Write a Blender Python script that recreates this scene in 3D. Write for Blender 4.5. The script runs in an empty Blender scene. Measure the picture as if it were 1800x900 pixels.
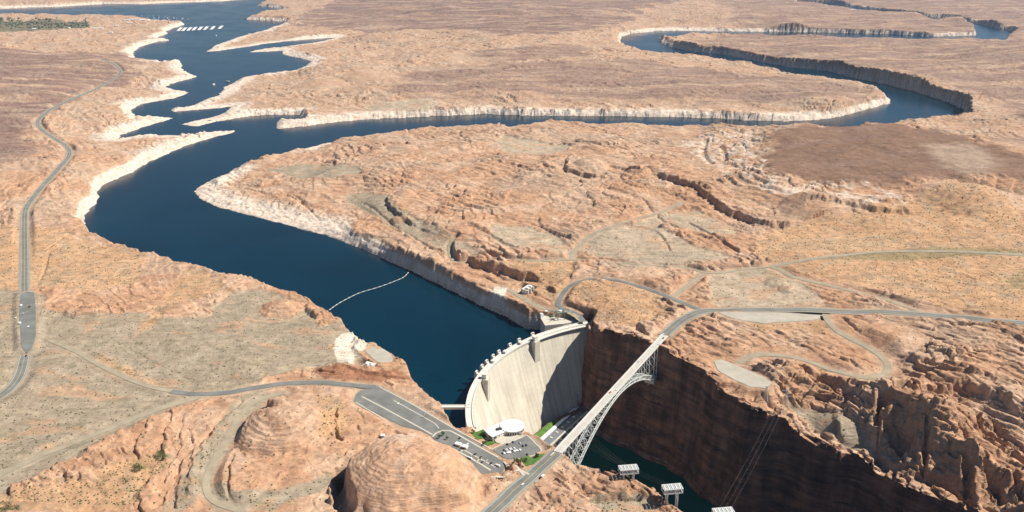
import bpy, bmesh, math, random
import numpy as np
from math import radians, sin, cos, pi, sqrt, atan2, hypot
random.seed(7)
F32 = np.float32
sc = bpy.context.scene
COL = sc.collection
# ------------------------------------------------------------------ camera model
FPX, PITCH, CAMH = 1500.0, radians(20.0), 679.5
CREST, RIVER = 29.0, -138.0
def unp(px, py, z):
    u = (px-900)/FPX; v = (450-py)/FPX
    dx, dy, dz = u, cos(PITCH)+v*sin(PITCH), -sin(PITCH)+v*cos(PITCH)
    t = (z-CAMH)/dz
    return (dx*t, dy*t, z)
# ------------------------------------------------------------------ noise
_CT = np.cos(np.arange(1024)*2*pi/1024).astype(F32); _ST = np.sin(np.arange(1024)*2*pi/1024).astype(F32)
def _hash(ix, iy, seed):
    h = ix*np.uint32(374761393) + iy*np.uint32(668265263) + np.uint32((seed*982451653) & 0xffffffff)
    h = (h ^ (h >> np.uint32(13)))*np.uint32(1274126177)
    return h ^ (h >> np.uint32(16))
def gn(x, y, seed=0):
    x = np.asarray(x, dtype=np.float64); y = np.asarray(y, dtype=np.float64)
    x0 = np.floor(x); y0 = np.floor(y); fx = (x-x0).astype(F32); fy = (y-y0).astype(F32)
    u = fx*fx*fx*(fx*(fx*6-15)+10); v = fy*fy*fy*(fy*(fy*6-15)+10)
    r = []; ix = x0.astype(np.int64).astype(np.uint32); iy = y0.astype(np.int64).astype(np.uint32)
    for (a, b) in ((0, 0), (1, 0), (0, 1), (1, 1)):
        h = _hash(ix+np.uint32(a), iy+np.uint32(b), seed) & np.uint32(1023)
        r.append(_CT[h]*(fx-F32(a))+_ST[h]*(fy-F32(b)))
    return ((r[0]*(1-u)+r[1]*u)*(1-v)+(r[2]*(1-u)+r[3]*u)*v)*F32(1.5)
def fbm(x, y, octv=4, seed=0, gain=.5, lac=2.03):
    s = 0; a = 1.0
    for i in range(octv):
        s = s+a*gn(x, y, seed+i*17); x = x*lac+3.1; y = y*lac-1.7; a *= gain
    return s
def ridg(x, y, octv=3, seed=0, gain=.5):
    s = 0; a = 1.0
    for i in range(octv):
        s = s+a*(1-np.minimum(np.abs(gn(x, y, seed+i*31))*2.2, 1)); x = x*2.1+5.2; y = y*2.1+1.3; a *= gain
    return s
def sst(a, b, x):
    t = np.clip((x-a)/(b-a), 0, 1); return t*t*(3-2*t)
# ------------------------------------------------------------------ broad elevation from spot heights
SPOT = [ # px, py, z   (lake level = 0)
(40,550,52),(0,880,66),(200,700,52),(330,640,46),(100,300,55),(60,200,55),(200,300,32),(150,420,34),(300,500,32),(400,550,36),(520,540,30),(590,590,32),
(640,700,40),(700,725,40),(780,770,39),(850,810,39),(740,690,36),(930,780,39),(895,762,39),(985,800,54),(945,840,56),(900,868,58),(860,895,60),(1060,870,52),(1150,890,46),
(600,690,42),(450,850,52),(650,880,48),(560,760,46),(250,880,58),(130,560,44),(-100,300,60),(-100,700,60),(-100,100,50),(700,800,44),
(480,260,22),(380,330,12),(500,360,18),(600,410,28),(693,437,30),(767,463,33),(833,500,33),(890,513,32),(933,547,32),(600,300,48),(700,350,52),(850,400,58),(720,260,40),(900,250,42),(700,300,55),
(1025,567,34),(1010,540,38),(1060,520,52),(1100,500,58),(1180,520,60),(1240,547,60),(1170,590,59),(1130,570,54),(1330,548,64),(1450,550,68),(1600,555,72),(1800,570,78),(2000,590,80),(1200,480,62),(1500,450,78),(1700,400,92),(1850,400,95),
(1400,400,72),(1330,380,66),(1250,300,82),(1430,345,95),(1550,345,100),(1380,300,118),(1500,310,122),(1600,300,124),(1400,235,118),(1600,250,124),(1750,260,122),(1900,300,118),(1700,300,122),(1700,335,105),
(1000,300,68),(850,300,60),(950,450,54),(1100,400,66),(1150,330,72),(1200,250,58),(1060,230,50),(1300,240,70),(1450,222,100),
(1250,640,46),(1310,660,48),(1300,600,58),(1400,640,56),(1500,660,60),(1317,718,32),(1373,740,16),(1433,780,-1),(1550,828,-11),(1667,882,-17),(1490,800,-6),(1610,860,-14),(1480,740,32),(1560,700,66),(1650,720,72),(1720,650,78),(1800,700,80),(1800,860,26),(1740,900,-10),(1700,800,46),(1620,800,30),(1900,860,66),(1105,590,46),(1153,612,48),(1210,640,44),
(900,150,62),(1200,150,68),(1450,170,56),(1520,170,40),(700,160,46),(600,120,50),(520,180,16),(450,195,8),(560,200,22),(430,160,9),(1250,110,50),(1000,110,70),(800,100,60),(700,60,50),(500,50,9),(500,80,4),(450,88,3),(560,72,5),(560,100,12),(520,116,10),(410,82,5),(480,72,6),(590,62,8),(350,190,5),(340,217,4),(430,206,8),(480,135,9),(900,60,80),(1050,50,70),(1200,70,44),(1130,90,50),
(1350,80,46),(1500,110,56),(1700,130,66),(1760,180,62),(1700,210,80),(1640,215,76),(1800,230,100),(1900,200,100),(1400,40,80),(1550,50,76),(1700,30,90),(1600,20,90),(1800,50,100),(1300,20,90),(700,198,17),(800,195,18),(900,193,18),(1000,195,18),(1100,197,18),(1200,199,19),(1330,204,19),(1430,203,19),(1530,182,18),(620,205,16),(430,322,10),(480,350,13),(540,375,18),(520,305,18),(400,335,9),(450,370,10),(580,385,24),(560,340,30),(1200,49,16),(1330,51,20),(1450,52,24),(1560,55,30),(1640,59,32),(1690,59,26),(1450,2,40),(1623,24,28),(1733,44,30),(1500,10,28),(1600,29,18),(1670,40,16),(1650,34,18),(1000,10,110),(800,10,90),(1900,100,100),
(50,60,22),(200,60,20),(150,110,36),(20,150,50),(230,130,18),(300,130,7),(280,160,7),(260,210,7),(330,222,5),(280,250,10),(310,118,6),(320,160,5),(370,232,7),(180,200,34),(100,10,30),(0,6,40),(300,6,20),(620,30,40),(560,12,30),(-300,60,40),(-300,200,60)]
SP = np.array([unp(*s) for s in SPOT])
def G(x, y):
    x = np.asarray(x, dtype=np.float64); y = np.asarray(y, dtype=np.float64)
    shp = x.shape; x = x.ravel(); y = y.ravel(); out = np.zeros_like(x)
    for i in range(0, len(x), 20000):
        xs = x[i:i+20000, None]; ys = y[i:i+20000, None]
        s = 12+.014*np.clip(ys, 500, 14000)
        d2 = ((xs-SP[:, 0])**2+(ys-SP[:, 1])**2)/(s*s)+.6
        # measure distances relative to how far away a place is, so sparse far spots reach wide
        w = d2**-1.9
        out[i:i+20000] = (w*SP[:, 2]).sum(1)/w.sum(1)
    return out.reshape(shp)
def gp(px, py):
    z = 50.0
    for _ in range(12):
        p = unp(px, py, z); z = .5*z+.5*float(G(np.array([p[0]]), np.array([p[1]]))[0])
    return p[0], p[1]
def gps(pts): return np.array([gp(*p) for p in pts])
# ------------------------------------------------------------------ traced shorelines: (px, py, 'w' = waterline seen, 'r' = rim hides the water)
LAKE = [(818,752,'r'),(807,748,'r'),(795,736,'r'),(790,722,'r'),(778,709,'r'),(758,692,'r'),(743,677,'r'),(730,662,'r'),(719,641,'r'),(708,625,'r'),(695,614,'r'),(680,606,'r'),(662,602,'r'),(646,601,'r'),(633,590,'r'),(620,577,'r'),(600,560,'r'),(580,543,'r'),(550,525,'r'),(520,512,'r'),(500,507,'r'),(477,502,'r'),(466,494,'r'),(452,490,'r'),(430,484,'r'),(405,483,'r'),(385,475,'r'),(367,468,'r'),(340,464,'r'),(310,460,'r'),(303,453,'r'),(275,447,'r'),(253,440,'r'),(225,428,'r'),(200,418,'r'),(178,410,'r'),(157,403,'r'),
(149,390,'w'),(150,377,'w'),(158,368,'w'),(170,357,'w'),(174,347,'w'),(171,337,'w'),(182,325,'w'),(205,315,'w'),(233,303,'w'),(260,286,'w'),(293,271,'w'),(325,257,'w'),(357,247,'w'),(385,239,'w'),(410,234,'w'),(413,230,'w'),(405,227,'r'),(385,227,'r'),(367,230,'r'),(330,235,'r'),(300,237,'r'),(270,236,'r'),(247,238,'r'),(225,241,'r'),(206,243,'r'),(215,236,'w'),(233,231,'w'),(260,221,'w'),(285,214,'w'),(305,208,'w'),(300,204,'r'),(280,203,'r'),(258,203,'r'),(240,202,'r'),(230,194,'w'),(247,183,'w'),(283,177,'w'),(310,172,'w'),(333,163,'w'),(325,160,'w'),(310,158,'w'),(293,153,'w'),(300,148,'w'),(325,141,'w'),(348,135,'w'),(330,127,'w'),(320,121,'w'),(320,112,'w'),(313,104,'w'),(300,106,'r'),(283,106,'r'),(262,103,'r'),(240,100,'r'),(234,95,'w'),(238,89,'w'),(247,82,'w'),(277,73,'w'),(298,71,'w'),(275,67,'w'),(282,63,'w'),(295,59,'w'),(290,55,'w'),(305,49,'w'),(325,43,'w'),(313,40,'w'),(285,38,'w'),(253,36,'w'),(213,32,'w'),(150,31,'w'),(83,30,'w'),(0,30,'w'),(-150,33,'w'),(-300,38,'w'),(-300,24,'w'),(-150,19,'w'),(0,15,'w'),(50,13,'w'),(100,11.5,'w'),(180,7,'w'),(250,7,'w'),(300,5,'w'),(333,4,'w'),(390,2,'w'),(430,-2,'w'),(460,-10,'w'),(490,-12,'w'),(480,-4,'w'),(465,3,'w'),(453,10,'w'),(480,13,'w'),(503,20,'w'),(485,23,'w'),(467,25,'w'),(440,31,'w'),(432,34,'w'),(470,36,'w'),(497,38,'w'),(500,42,'w'),(482,47,'w'),(465,53,'w'),(455,57,'w'),(433,62,'w'),(415,67,'w'),(400,72,'w'),(377,80,'w'),(370,86,'w'),(361,91,'w'),(380,90,'w'),(400,87,'w'),(430,83,'w'),(467,77,'w'),(500,73,'w'),(533,70,'w'),(570,67,'w'),(590,66,'w'),(575,70,'r'),(550,74,'r'),(520,78,'r'),(493,82,'r'),(465,85,'r'),(447,88,'r'),(436,92,'w'),(467,91,'w'),(495,89,'w'),(497,96,'w'),(520,101,'w'),(547,107,'w'),(537,116,'w'),(525,121,'w'),(517,127,'w'),(490,129,'w'),(467,132,'w'),(427,137,'w'),(410,146,'w'),(393,153,'w'),(390,160,'w'),(383,167,'w'),(365,174,'w'),(350,180,'w'),(333,188,'w'),(315,191,'w'),(300,192,'w'),(303,197,'w'),(333,194,'w'),(360,192,'w'),(385,190,'w'),(405,188,'w'),(395,194,'r'),(385,199,'r'),(360,206,'r'),(333,212,'r'),(317,219,'w'),(335,222,'w'),(350,222,'w'),(380,214,'w'),(410,209,'w'),(440,204,'w'),(467,202,'w'),(500,202,'w'),(528,202,'w'),(531,205,'r'),(510,207,'r'),(488,213,'w'),(484,220,'w'),(486,227,'w'),(505,225,'w'),(533,222,'w'),(565,218,'w'),(600,214,'w'),(643,210,'w'),(693,207,'w'),(730,206,'w'),(767,203,'w'),(810,202,'w'),(853,200,'w'),(900,202,'w'),(935,203,'w'),(967,203,'w'),(1020,204,'w'),(1067,204,'w'),(1130,205,'w'),(1193,206,'w'),(1260,208,'w'),(1333,212,'w'),(1385,213,'w'),(1433,211,'w'),(1460,208,'w'),(1483,203,'w'),(1510,196,'w'),(1533,190,'w'),(1553,184,'w'),(1563,182,'w'),(1568,174,'w'),
(1565,163,'r'),(1547,153,'r'),(1500,142,'r'),(1433,132,'r'),(1367,120,'r'),(1300,107,'r'),(1250,98,'r'),(1200,95,'r'),(1167,92,'r'),(1120,84,'r'),(1095,76,'r'),(1090,70,'w'),(1093,64,'w'),(1110,59,'w'),(1150,55,'w'),(1200,54,'w'),(1253,55,'w'),(1330,56,'w'),(1420,56,'w'),(1500,58,'w'),(1570,60,'w'),(1640,64,'w'),(1690,63,'w'),(1716,62,'w'),(1713,54,'w'),(1683,47,'w'),(1627,37,'w'),(1560,28,'w'),(1500,19,'w'),(1440,11,'w'),(1400,9,'w'),(1400,3,'w'),(1460,6,'w'),(1530,17,'w'),(1623,29,'w'),(1677,32,'w'),(1735,45,'w'),(1777,55,'w'),(1797,66,'w'),(1760,68,'r'),(1715,68,'r'),(1640,68,'r'),(1560,66,'r'),(1500,64,'r'),(1420,61,'r'),(1330,60,'r'),(1260,60,'r'),(1210,59,'r'),(1180,62,'r'),(1160,67,'w'),(1158,74,'w'),(1175,82,'w'),(1215,90,'w'),(1270,95,'w'),(1330,107,'w'),(1387,118,'w'),(1420,121,'w'),(1453,124,'w'),(1500,136,'w'),(1567,150,'w'),(1617,163,'w'),(1667,180,'w'),(1695,192,'w'),
(1705,197,'r'),(1670,201,'r'),(1633,205,'r'),(1600,213,'r'),(1550,218,'r'),(1500,221,'r'),(1433,221,'r'),(1343,218,'r'),(1290,217,'r'),(1200,219,'r'),(1130,218,'r'),(1067,217,'r'),(993,213,'r'),(960,213,'r'),(930,218,'r'),(900,221,'r'),(873,217,'r'),(813,218,'r'),(783,221,'r'),(725,227,'r'),(667,234,'r'),(600,242,'r'),(550,250,'r'),(510,261,'r'),(470,271,'r'),(430,280,'r'),(410,289,'r'),(397,298,'r'),(378,306,'r'),(358,315,'r'),(342,328,'r'),(338,336,'w'),(348,347,'w'),(360,355,'w'),(378,363,'w'),(400,369,'w'),(440,379,'w'),(477,389,'w'),(505,396,'w'),(533,404,'w'),(570,413,'w'),(600,424,'w'),(633,437,'w'),(667,452,'w'),(720,475,'w'),(767,498,'w'),(807,518,'w'),(847,538,'w'),(890,558,'w'),(925,577,'w')]
def to_xy(L):
    return np.array([unp(a, b, 0)[:2] if k == 'w' else gp(a, b) for (a, b, k) in L])
lake_xy = to_xy(LAKE)
# dam arc
DA = np.array(unp(822, 752, CREST)[:2]); DB = np.array(unp(1028, 566, CREST)[:2])
DR = 330.0
dm = (DA+DB)/2; dt = (DB-DA)/np.linalg.norm(DB-DA); dn = np.array([dt[1], -dt[0]])   # dn = downstream
DC = dm+dn*sqrt(DR*DR-(np.linalg.norm(DB-DA)/2)**2)
da0 = atan2(*(DA-DC)[::-1]); da1 = atan2(*(DB-DC)[::-1])
if da0 < da1: da0 += 2*pi
def arc(k, r, z=0.0):     # k 0..1 from the left end to the right end
    a = da0+(da1-da0)*k
    return (DC[0]+r*cos(a), DC[1]+r*sin(a), z)
arc_pts = [arc(k, DR-2)[:2] for k in np.linspace(1.03, -.03, 30)]
lake_poly = np.vstack([lake_xy[1:], np.array(arc_pts)])
# canyon below the dam: rim outline and floor outline
RIMR = [(1034,577),(1050,585),(1075,592),(1105,599),(1135,606),(1153,614),(1175,626),(1198,637),(1215,649),(1237,658),(1252,675),(1267,693),(1290,709),(1317,723),(1345,736),(1373,747),(1403,768),(1433,787),(1465,795),(1493,803),(1525,817),(1550,833),(1585,850),(1617,867),(1645,877),(1667,887),(1700,898),(1760,925),(1850,975),(1960,1050)]
RIML = [(1330,1010),(1250,945),(1210,915),(1187,900),(1167,887),(1150,867),(1125,855),(1103,847),(1073,833),(1040,826),(1012,818),(1000,806),(985,794),(970,784),(955,775),(943,767),(930,760),(912,756),(880,750),(852,752),(835,758)]
rimR = gps(RIMR); rimL = gps(RIML)
canyon_poly = np.vstack([[arc(k, DR)[:2] for k in np.linspace(-.035, 1.02, 24)], rimR, rimL])
FLR = [(1012,735),(1036,756),(1052,765),(1068,777),(1090,785),(1107,792),(1132,806),(1171,822),(1213,843),(1238,850),(1267,863),(1320,888),(1400,925),(1500,985),(1600,1050)]
floorR = np.array([unp(a, b, RIVER)[:2] for a, b in FLR])
def offs(P, d):
    out = []
    for i in range(len(P)):
        a = P[max(i-1, 0)]; b = P[min(i+1, len(P)-1)]; t = (b-a)/np.linalg.norm(b-a); out.append(P[i]+np.array([t[1], -t[0]])*d)
    return np.array(out)
toe = np.array([arc(k, DR-66)[:2] for k in np.linspace(0.12, .97, 20)])
floorL = offs(rimL, 34)
floor_poly = np.vstack([toe, floorR, floorL[::1]])
# ------------------------------------------------------------------ polygon / line distance
def pdist(P, x, y, closed=True, bbox=None):
    """unsigned distance to a polyline, plus inside flag"""
    x = x.astype(F32); y = y.astype(F32); P = np.asarray(P, dtype=F32)
    n = len(P); d2 = np.full(x.shape, 1e12, F32); ins = np.zeros(x.shape, bool)
    for i in range(n if closed else n-1):
        ax, ay = P[i]; bx, by = P[(i+1) % n]; ex, ey = bx-ax, by-ay
        L = ex*ex+ey*ey
        if L < 1e-6: continue
        t = np.clip(((x-ax)*ex+(y-ay)*ey)/L, 0, 1)
        dx = x-ax-t*ex; dy = y-ay-t*ey
        np.minimum(d2, dx*dx+dy*dy, out=d2)
        if closed and ay != by:
            c = ((ay > y) != (by > y)) & (x < (y-ay)*ex/ey+ax)
            ins ^= c
    return np.sqrt(d2), ins
def sdist(P, x, y, margin=400):
    """signed distance, positive inside; beyond margin = -margin"""
    x0, y0 = P.min(0)-margin; x1, y1 = P.max(0)+margin
    m = (x > x0) & (x < x1) & (y > y0) & (y < y1)
    out = np.full(x.shape, -float(margin), F32)
    if m.any():
        d, i = pdist(P, x[m], y[m]); out[m] = np.where(i, d, -d)
    return out
def ldist(P, x, y, margin=200):
    P = np.asarray(P); x0, y0 = P.min(0)-margin; x1, y1 = P.max(0)+margin
    m = (x > x0) & (x < x1) & (y > y0) & (y < y1)
    out = np.full(x.shape, float(margin), F32)
    if m.any(): out[m] = pdist(P, x[m], y[m], closed=False)[0]
    return out
def lside(P, x, y, margin=300):
    """signed distance to an open line (positive on the left of its direction), and mask of place near"""
    P = np.asarray(P, dtype=F32); x0, y0 = P.min(0)-margin; x1, y1 = P.max(0)+margin
    m = (x > x0) & (x < x1) & (y > y0) & (y < y1)
    out = np.full(x.shape, -1e4, F32)
    if not m.any(): return out
    X = x[m].astype(F32); Y = y[m].astype(F32); d2 = np.full(X.shape, 1e12, F32); s = np.ones(X.shape, F32)
    for i in range(len(P)-1):
        ax, ay = P[i]; ex, ey = P[i+1]-P[i]; L = ex*ex+ey*ey
        t = np.clip(((X-ax)*ex+(Y-ay)*ey)/L, 0, 1); dx = X-ax-t*ex; dy = Y-ay-t*ey; q = dx*dx+dy*dy
        c = q < d2; d2[c] = q[c]; s[c] = np.where(ex*(Y-ay)-ey*(X-ax) > 0, 1, -1)[c]
    out[m] = np.sqrt(d2)*s
    return out
def dens(P, step=12):
    P = [np.asarray(p, dtype=float) for p in P]; n = len(P); out = []
    for i in range(n-1):
        p0 = P[max(i-1, 0)]; p1 = P[i]; p2 = P[i+1]; p3 = P[min(i+2, n-1)]
        k = max(1, int(np.linalg.norm(p2-p1)/step))
        for j in range(k):
            t = j/k
            out.append(.5*((2*p1)+(-p0+p2)*t+(2*p0-5*p1+4*p2-p3)*t*t+(-p0+3*p1-3*p2+p3)*t**3))
    out.append(P[-1]); return np.array(out)
# ------------------------------------------------------------------ roads and pads
ROADS = { # name: (px points, half width m, surface)
 'highway': ([(168,101),(190,108),(206,117),(212,126),(203,137),(167,157),(140,168),(117,178),(95,189),(83,197),(70,208),(66,217),(72,227),(87,238),(100,246),(113,254),(121,264),(121,274),(113,285),(97,303),(74,328),(56,350),(46,366),(43,385),(43,440),(43,500),(46,533),(49,570),(50,600),(44,625),(36,655),(22,678),(0,696),(-50,722)], 7.5, 'asphalt'),
 'bridge_highway_west': ([(800,960),(840,920),(870,894),(903,862),(933,837),(960,812),(978,796)], 9, 'asphalt'),
 'bridge_highway_east': ([(1168,589),(1180,578),(1194,566),(1215,554),(1242,546),(1300,545),(1370,545),(1450,546),(1530,548),(1600,551),(1680,557),(1740,563),(1810,569),(1900,578),(2050,592)], 9, 'asphalt'),
 'dam_access_road': ([(660,680),(630,678),(600,675),(560,672),(500,674),(470,678),(433,684),(400,690),(367,692),(335,692),(300,688)], 6, 'asphalt'),
 'faded_road': ([(302,688),(265,680),(233,669),(200,654),(167,637),(140,621),(110,607),(85,596),(72,580),(66,560)], 4.5, 'gravel'),
 'gravel_road': ([(352,697),(320,706),(267,723),(215,744),(167,763),(115,784),(67,803),(30,820),(0,834),(-60,866)], 6, 'gravel'),
 'east_access_road': ([(1238,548),(1205,534),(1180,524),(1145,510),(1110,499),(1085,493),(1060,490),(1035,491),(1015,496),(1000,504),(990,515),(983,527),(981,537),(992,543),(1008,549),(1019,556),(1026,565)], 5, 'asphalt'),
 'canyon_track': ([(1450,552),(1455,564),(1470,580),(1495,595),(1525,610),(1547,625),(1560,641),(1557,655),(1540,662),(1510,662),(1470,652),(1435,640),(1395,628),(1350,623),(1320,626),(1298,638)], 5, 'gravel'),
 'mesa_track': ([(1355,468),(1300,474),(1250,480),(1200,470),(1150,467),(1080,461),(1010,457),(940,459),(880,458),(840,456),(805,462),(792,450),(790,430),(800,418)], 3.5, 'gravel'),
 'upper_track': ([(1355,468),(1420,456),(1480,449),(1540,443),(1600,441),(1680,442),(1800,448),(1950,455)], 5, 'gravel'),
 'lower_track': ([(1355,468),(1375,476),(1395,487),(1450,500),(1500,512),(1550,525),(1600,542),(1620,549)], 4.5, 'gravel'),
 'link_track': ([(1005,457),(1010,440),(1030,420),(1055,405),(1090,393),(1130,382),(1170,370),(1200,355)], 4, 'gravel'),
 'crossing_track': ([(1234,482),(1215,497),(1195,512),(1182,523)], 4.5, 'gravel'),
 'spillway_track': ([(1024,563),(1000,549),(975,545),(950,540),(925,528),(905,515),(893,508)], 5, 'gravel'),
 'west_link_track': ([(470,660),(520,648),(560,640),(600,640)], 3.5, 'gravel'),
 'quarry_track': ([(430,900),(375,880),(362,850),(372,820),(395,780),(420,735),(450,705),(500,690)], 4.5, 'gravel'),
}
ROADW = {}
for k, (pts, hw, s) in ROADS.items():
    P = dens(gps(pts), 9); ROADW[k] = (P, hw, s)
PADS = { # px outline, z, surface
 'upper_parking': ([(622,705),(626,693),(636,685),(655,679),(672,680),(700,696),(740,719),(787,747),(815,764),(845,784),(875,803),(884,806),(887,822),(880,836),(855,839),(838,829),(815,815),(795,800),(775,788),(758,766),(740,757),(705,748),(660,725)], 40.0, 'asphalt'),
 'visitor_parking': ([(866,791),(885,783),(905,775),(925,766),(934,770),(944,778),(952,793),(938,800),(915,806),(896,807),(884,804)], 40.6, 'asphalt'),
 'overlook_pad': ([(1255,635),(1268,632),(1290,640),(1315,651),(1345,664),(1356,674),(1345,682),(1320,680),(1290,667),(1262,651)], 49.0, 'gravelpale'),
 'gravel_yard': ([(1262,549),(1300,549),(1380,550),(1446,551),(1440,561),(1400,565),(1340,568),(1305,563),(1285,558)], 64.2, 'gravelpale'),
 'checkpoint_apron': ([(36,518),(46,512),(60,514),(63,545),(63,590),(56,612),(47,622),(38,610),(34,560)], 52.0, 'asphalt'),
 'spillway_apron': ([(641,616),(655,612),(673,613),(683,619),(690,627),(690,636),(682,641),(668,639),(655,630)], 33.5, 'gravelpale'),
}
PADW = {k: (np.array([unp(a, b, z)[:2] for a, b in p]), z, s) for k, (p, z, s) in PADS.items()}
# ------------------------------------------------------------------ landforms: buttes, scarps, clefts
BUTTES = [ # px,py (of the base centre), base radius m, height, seed
 (716,852,94,54,1,.5),(500,756,74,33,2,.7),(497,545,44,17,3,.8),(316,546,38,13,4,.8),(1037,296,58,28,5,.6),(712,345,32,16,6,.7),(705,262,60,14,7,.8),
 (1085,545,70,8,8,.9),(560,150,150,16,9,.9),(1430,365,90,20,10,.8),(1700,350,130,34,11,.9),(395,850,60,8,12,.9),(700,385,22,10,13,.8),(590,655,45,8,14,.9),(1130,480,50,8,15,.9),(650,135,150,14,16,.9),(1560,600,60,10,17,.9),(420,640,40,3,18,.9),(1365,497,26,8,19,.8),(1385,508,20,6,20,.8),(1215,500,30,6,21,.8),(250,540,30,5,22,.9),(600,540,30,6,23,.9)]
SCARPS = [ # px line (high side on its left as drawn, in plan), height, width, reach
 ([(1830,318),(1740,312),(1650,318),(1580,325),(1490,322),(1400,316),(1352,300),(1340,270),(1345,240),(1370,228)], 5, 30, 200),
 ([(1620,372),(1560,372),(1500,365),(1450,362),(1400,372)], 14, 10, 60),
 ([(1410,392),(1350,398),(1312,385),(1275,370),(1240,345),(1215,328),(1170,312),(1140,305)], 17, 8, 90),
 ([(955,500),(940,490),(915,484),(880,478),(845,472),(812,460)], 20, 6, 60),
 ([(1050,592),(1040,570),(1028,548),(1008,540),(988,536),(982,523),(990,512)], 11, 5, 55),
 ([(1015,600),(1075,583),(1105,588)], 6, 4, 30),
 ([(1250,545),(1275,542)], 5, 4, 20),
 ([(1090,312),(1040,312),(1010,305),(995,300),(998,285),(1010,275)], 14, 7, 50),
 ([(735,400),(710,385),(690,370),(680,350),(700,335)], 12, 6, 45),
 ([(860,470),(815,462),(795,445),(795,425),(815,420)], 9, 5, 30),
 ([(1060,418),(1010,420),(970,408),(948,392),(948,380)], 6, 5, 30),
 ([(940,450),(880,425),(830,400),(820,392)], 6, 5, 40),
 ([(1300,455),(1295,440),(1265,425),(1210,405)], 6, 4, 30),
 ([(1020,568),(985,560),(955,552),(910,528),(890,512)], 7, 4, 25),
 ([(1130,605),(1070,595),(1045,585)], 5, 4, 25),
 ([(1810,760),(1740,700),(1680,690),(1640,700),(1590,690),(1555,700),(1545,760)], 16, 12, 70),
 ([(1800,860),(1740,850),(1690,820),(1640,800),(1610,780),(1580,720)], 12, 10, 50),
 ([(1520,790),(1480,770),(1465,745),(1475,720)], 10, 6, 30),
 ([(1780,610),(1700,625),(1640,640),(1590,632),(1550,612)], 7, 6, 40),
 ([(720,668),(660,660),(600,650),(548,655)], 6, 5, 30),
 ([(530,720),(470,700),(430,730),(415,780)], 7, 9, 30),
 ([(620,560),(700,500)], 0.1, 4, 10),
 ([(1150,610),(1120,600),(1090,600)], 5, 4, 20),
 ([(1592,790),(1560,762),(1550,730),(1553,702),(1580,693)], 24, 8, 60),([(1535,716),(1480,695),(1440,667)], 8, 5, 14), ([(1622,835),(1628,780),(1625,738)], 10, 5, 35), ([(1710,898),(1700,860),(1702,822)], 14, 6, 35), ([(1760,898),(1748,865),(1728,832)], 12, 6, 30), ([(1795,890),(1780,850)], 10, 5, 25), ([(1445,670),(1420,655),(1392,632)], 5, 4, 12),
 ([(350,890),(330,850),(350,800),(365,770)], 5, 6, 30),
]
CLEFTS = [ # px line, width m, depth m
 ([(1553,698),(1552,730),(1560,765),(1590,780)], 12, 26),([(1560,700),(1590,735)], 12, 16),([(1625,735),(1628,780),(1622,830)], 5, 14),([(1700,820),(1702,860),(1712,900)], 7, 18),
 ([(1730,830),(1750,870),(1755,900)], 7, 14),([(1780,850),(1795,885)], 7, 14),([(1640,850),(1680,870),(1700,895)], 9, 12),([(1720,730),(1722,765),(1760,790)], 5, 12),([(1748,745),(1752,775)], 4, 10),
 ([(1440,665),(1480,690),(1535,712)], 9, 10),([(1390,630),(1420,655),(1445,668)], 7, 9),([(1620,640),(1660,652),(1700,660)], 5, 6),([(1530,612),(1560,628)], 5, 7),
 ([(1190,400),(1160,385),(1130,350)], 4, 5),([(1240,250),(1235,270),(1250,290)], 14, 8),([(1270,262),(1275,285)], 12, 6),([(1000,250),(1100,262)], 10, 4),
 ([(1480,560),(1510,585)], 4, 5),([(1500,530),(1530,543)], 4, 5),([(1600,420),(1640,400),(1700,380)], 8, 4),([(1590,760),(1640,790),(1700,820)], 6, 8),
 ([(270,900),(300,850),(325,800),(360,770),(385,740),(425,705)], 5, 5),([(300,890),(310,840)], 6, 5),([(415,900),(400,860),(408,800)], 4, 4),([(590,720),(588,760),(600,775)], 4, 5),
 ([(1035,880),(1090,875),(1120,878)], 6, 8),([(1020,862),(1060,862)], 3, 4),([(555,655),(585,660)], 4, 5),([(150,395),(110,420),(80,440)], 3, 3),([(70,490),(85,445)], 5, 3),
 ([(200,600),(260,630),(330,665)], 3, 1),([(1085,395),(1150,405),(1180,440)], 3, 5),([(640,355),(700,400),(760,440)], 5, 4),([(880,380),(960,400)], 4, 4),([(1210,390),(1260,420),(1295,440)], 5, 5),
 ([(430,330),(480,345),(520,350),(560,380)], 6, 5),([(400,310),(450,330)], 4, 4),([(1595,880),(1640,895)], 8, 9),([(600,830),(598,870),(612,905)], 13, 30),
 ([(1690,700),(1760,720),(1800,740)], 4, 6),([(1590,660),(1650,690),(1710,705)], 3, 5),([(1650,610),(1720,625),(1800,650)], 3, 5),([(626,640),(640,634),(650,642)], 15, 20),([(905,512),(918,500),(932,506)], 13, 20)]
JD = radians(-53)     # direction of the rock joints
# ------------------------------------------------------------------ the terrain grid
rows = [460.0]
while rows[-1] < 46000:
    y = rows[-1]
    px = (y*y+CAMH*CAMH)/(CAMH*853.0)
    d = .42*px if y > 800 else 1.2
    d = max(1.15, min(d, 3.4 if y < 3300 else 8.5 if y < 7500 else 22 if y < 12500 else 22+(y-12500)*.06))
    rows.append(y+d)
rows = np.array(rows); NC = 1400
us = np.linspace(-.74, .74, NC)
Y, U = np.meshgrid(rows, us, indexing='ij'); X = U*(Y+300)
NR = len(rows)
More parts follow.
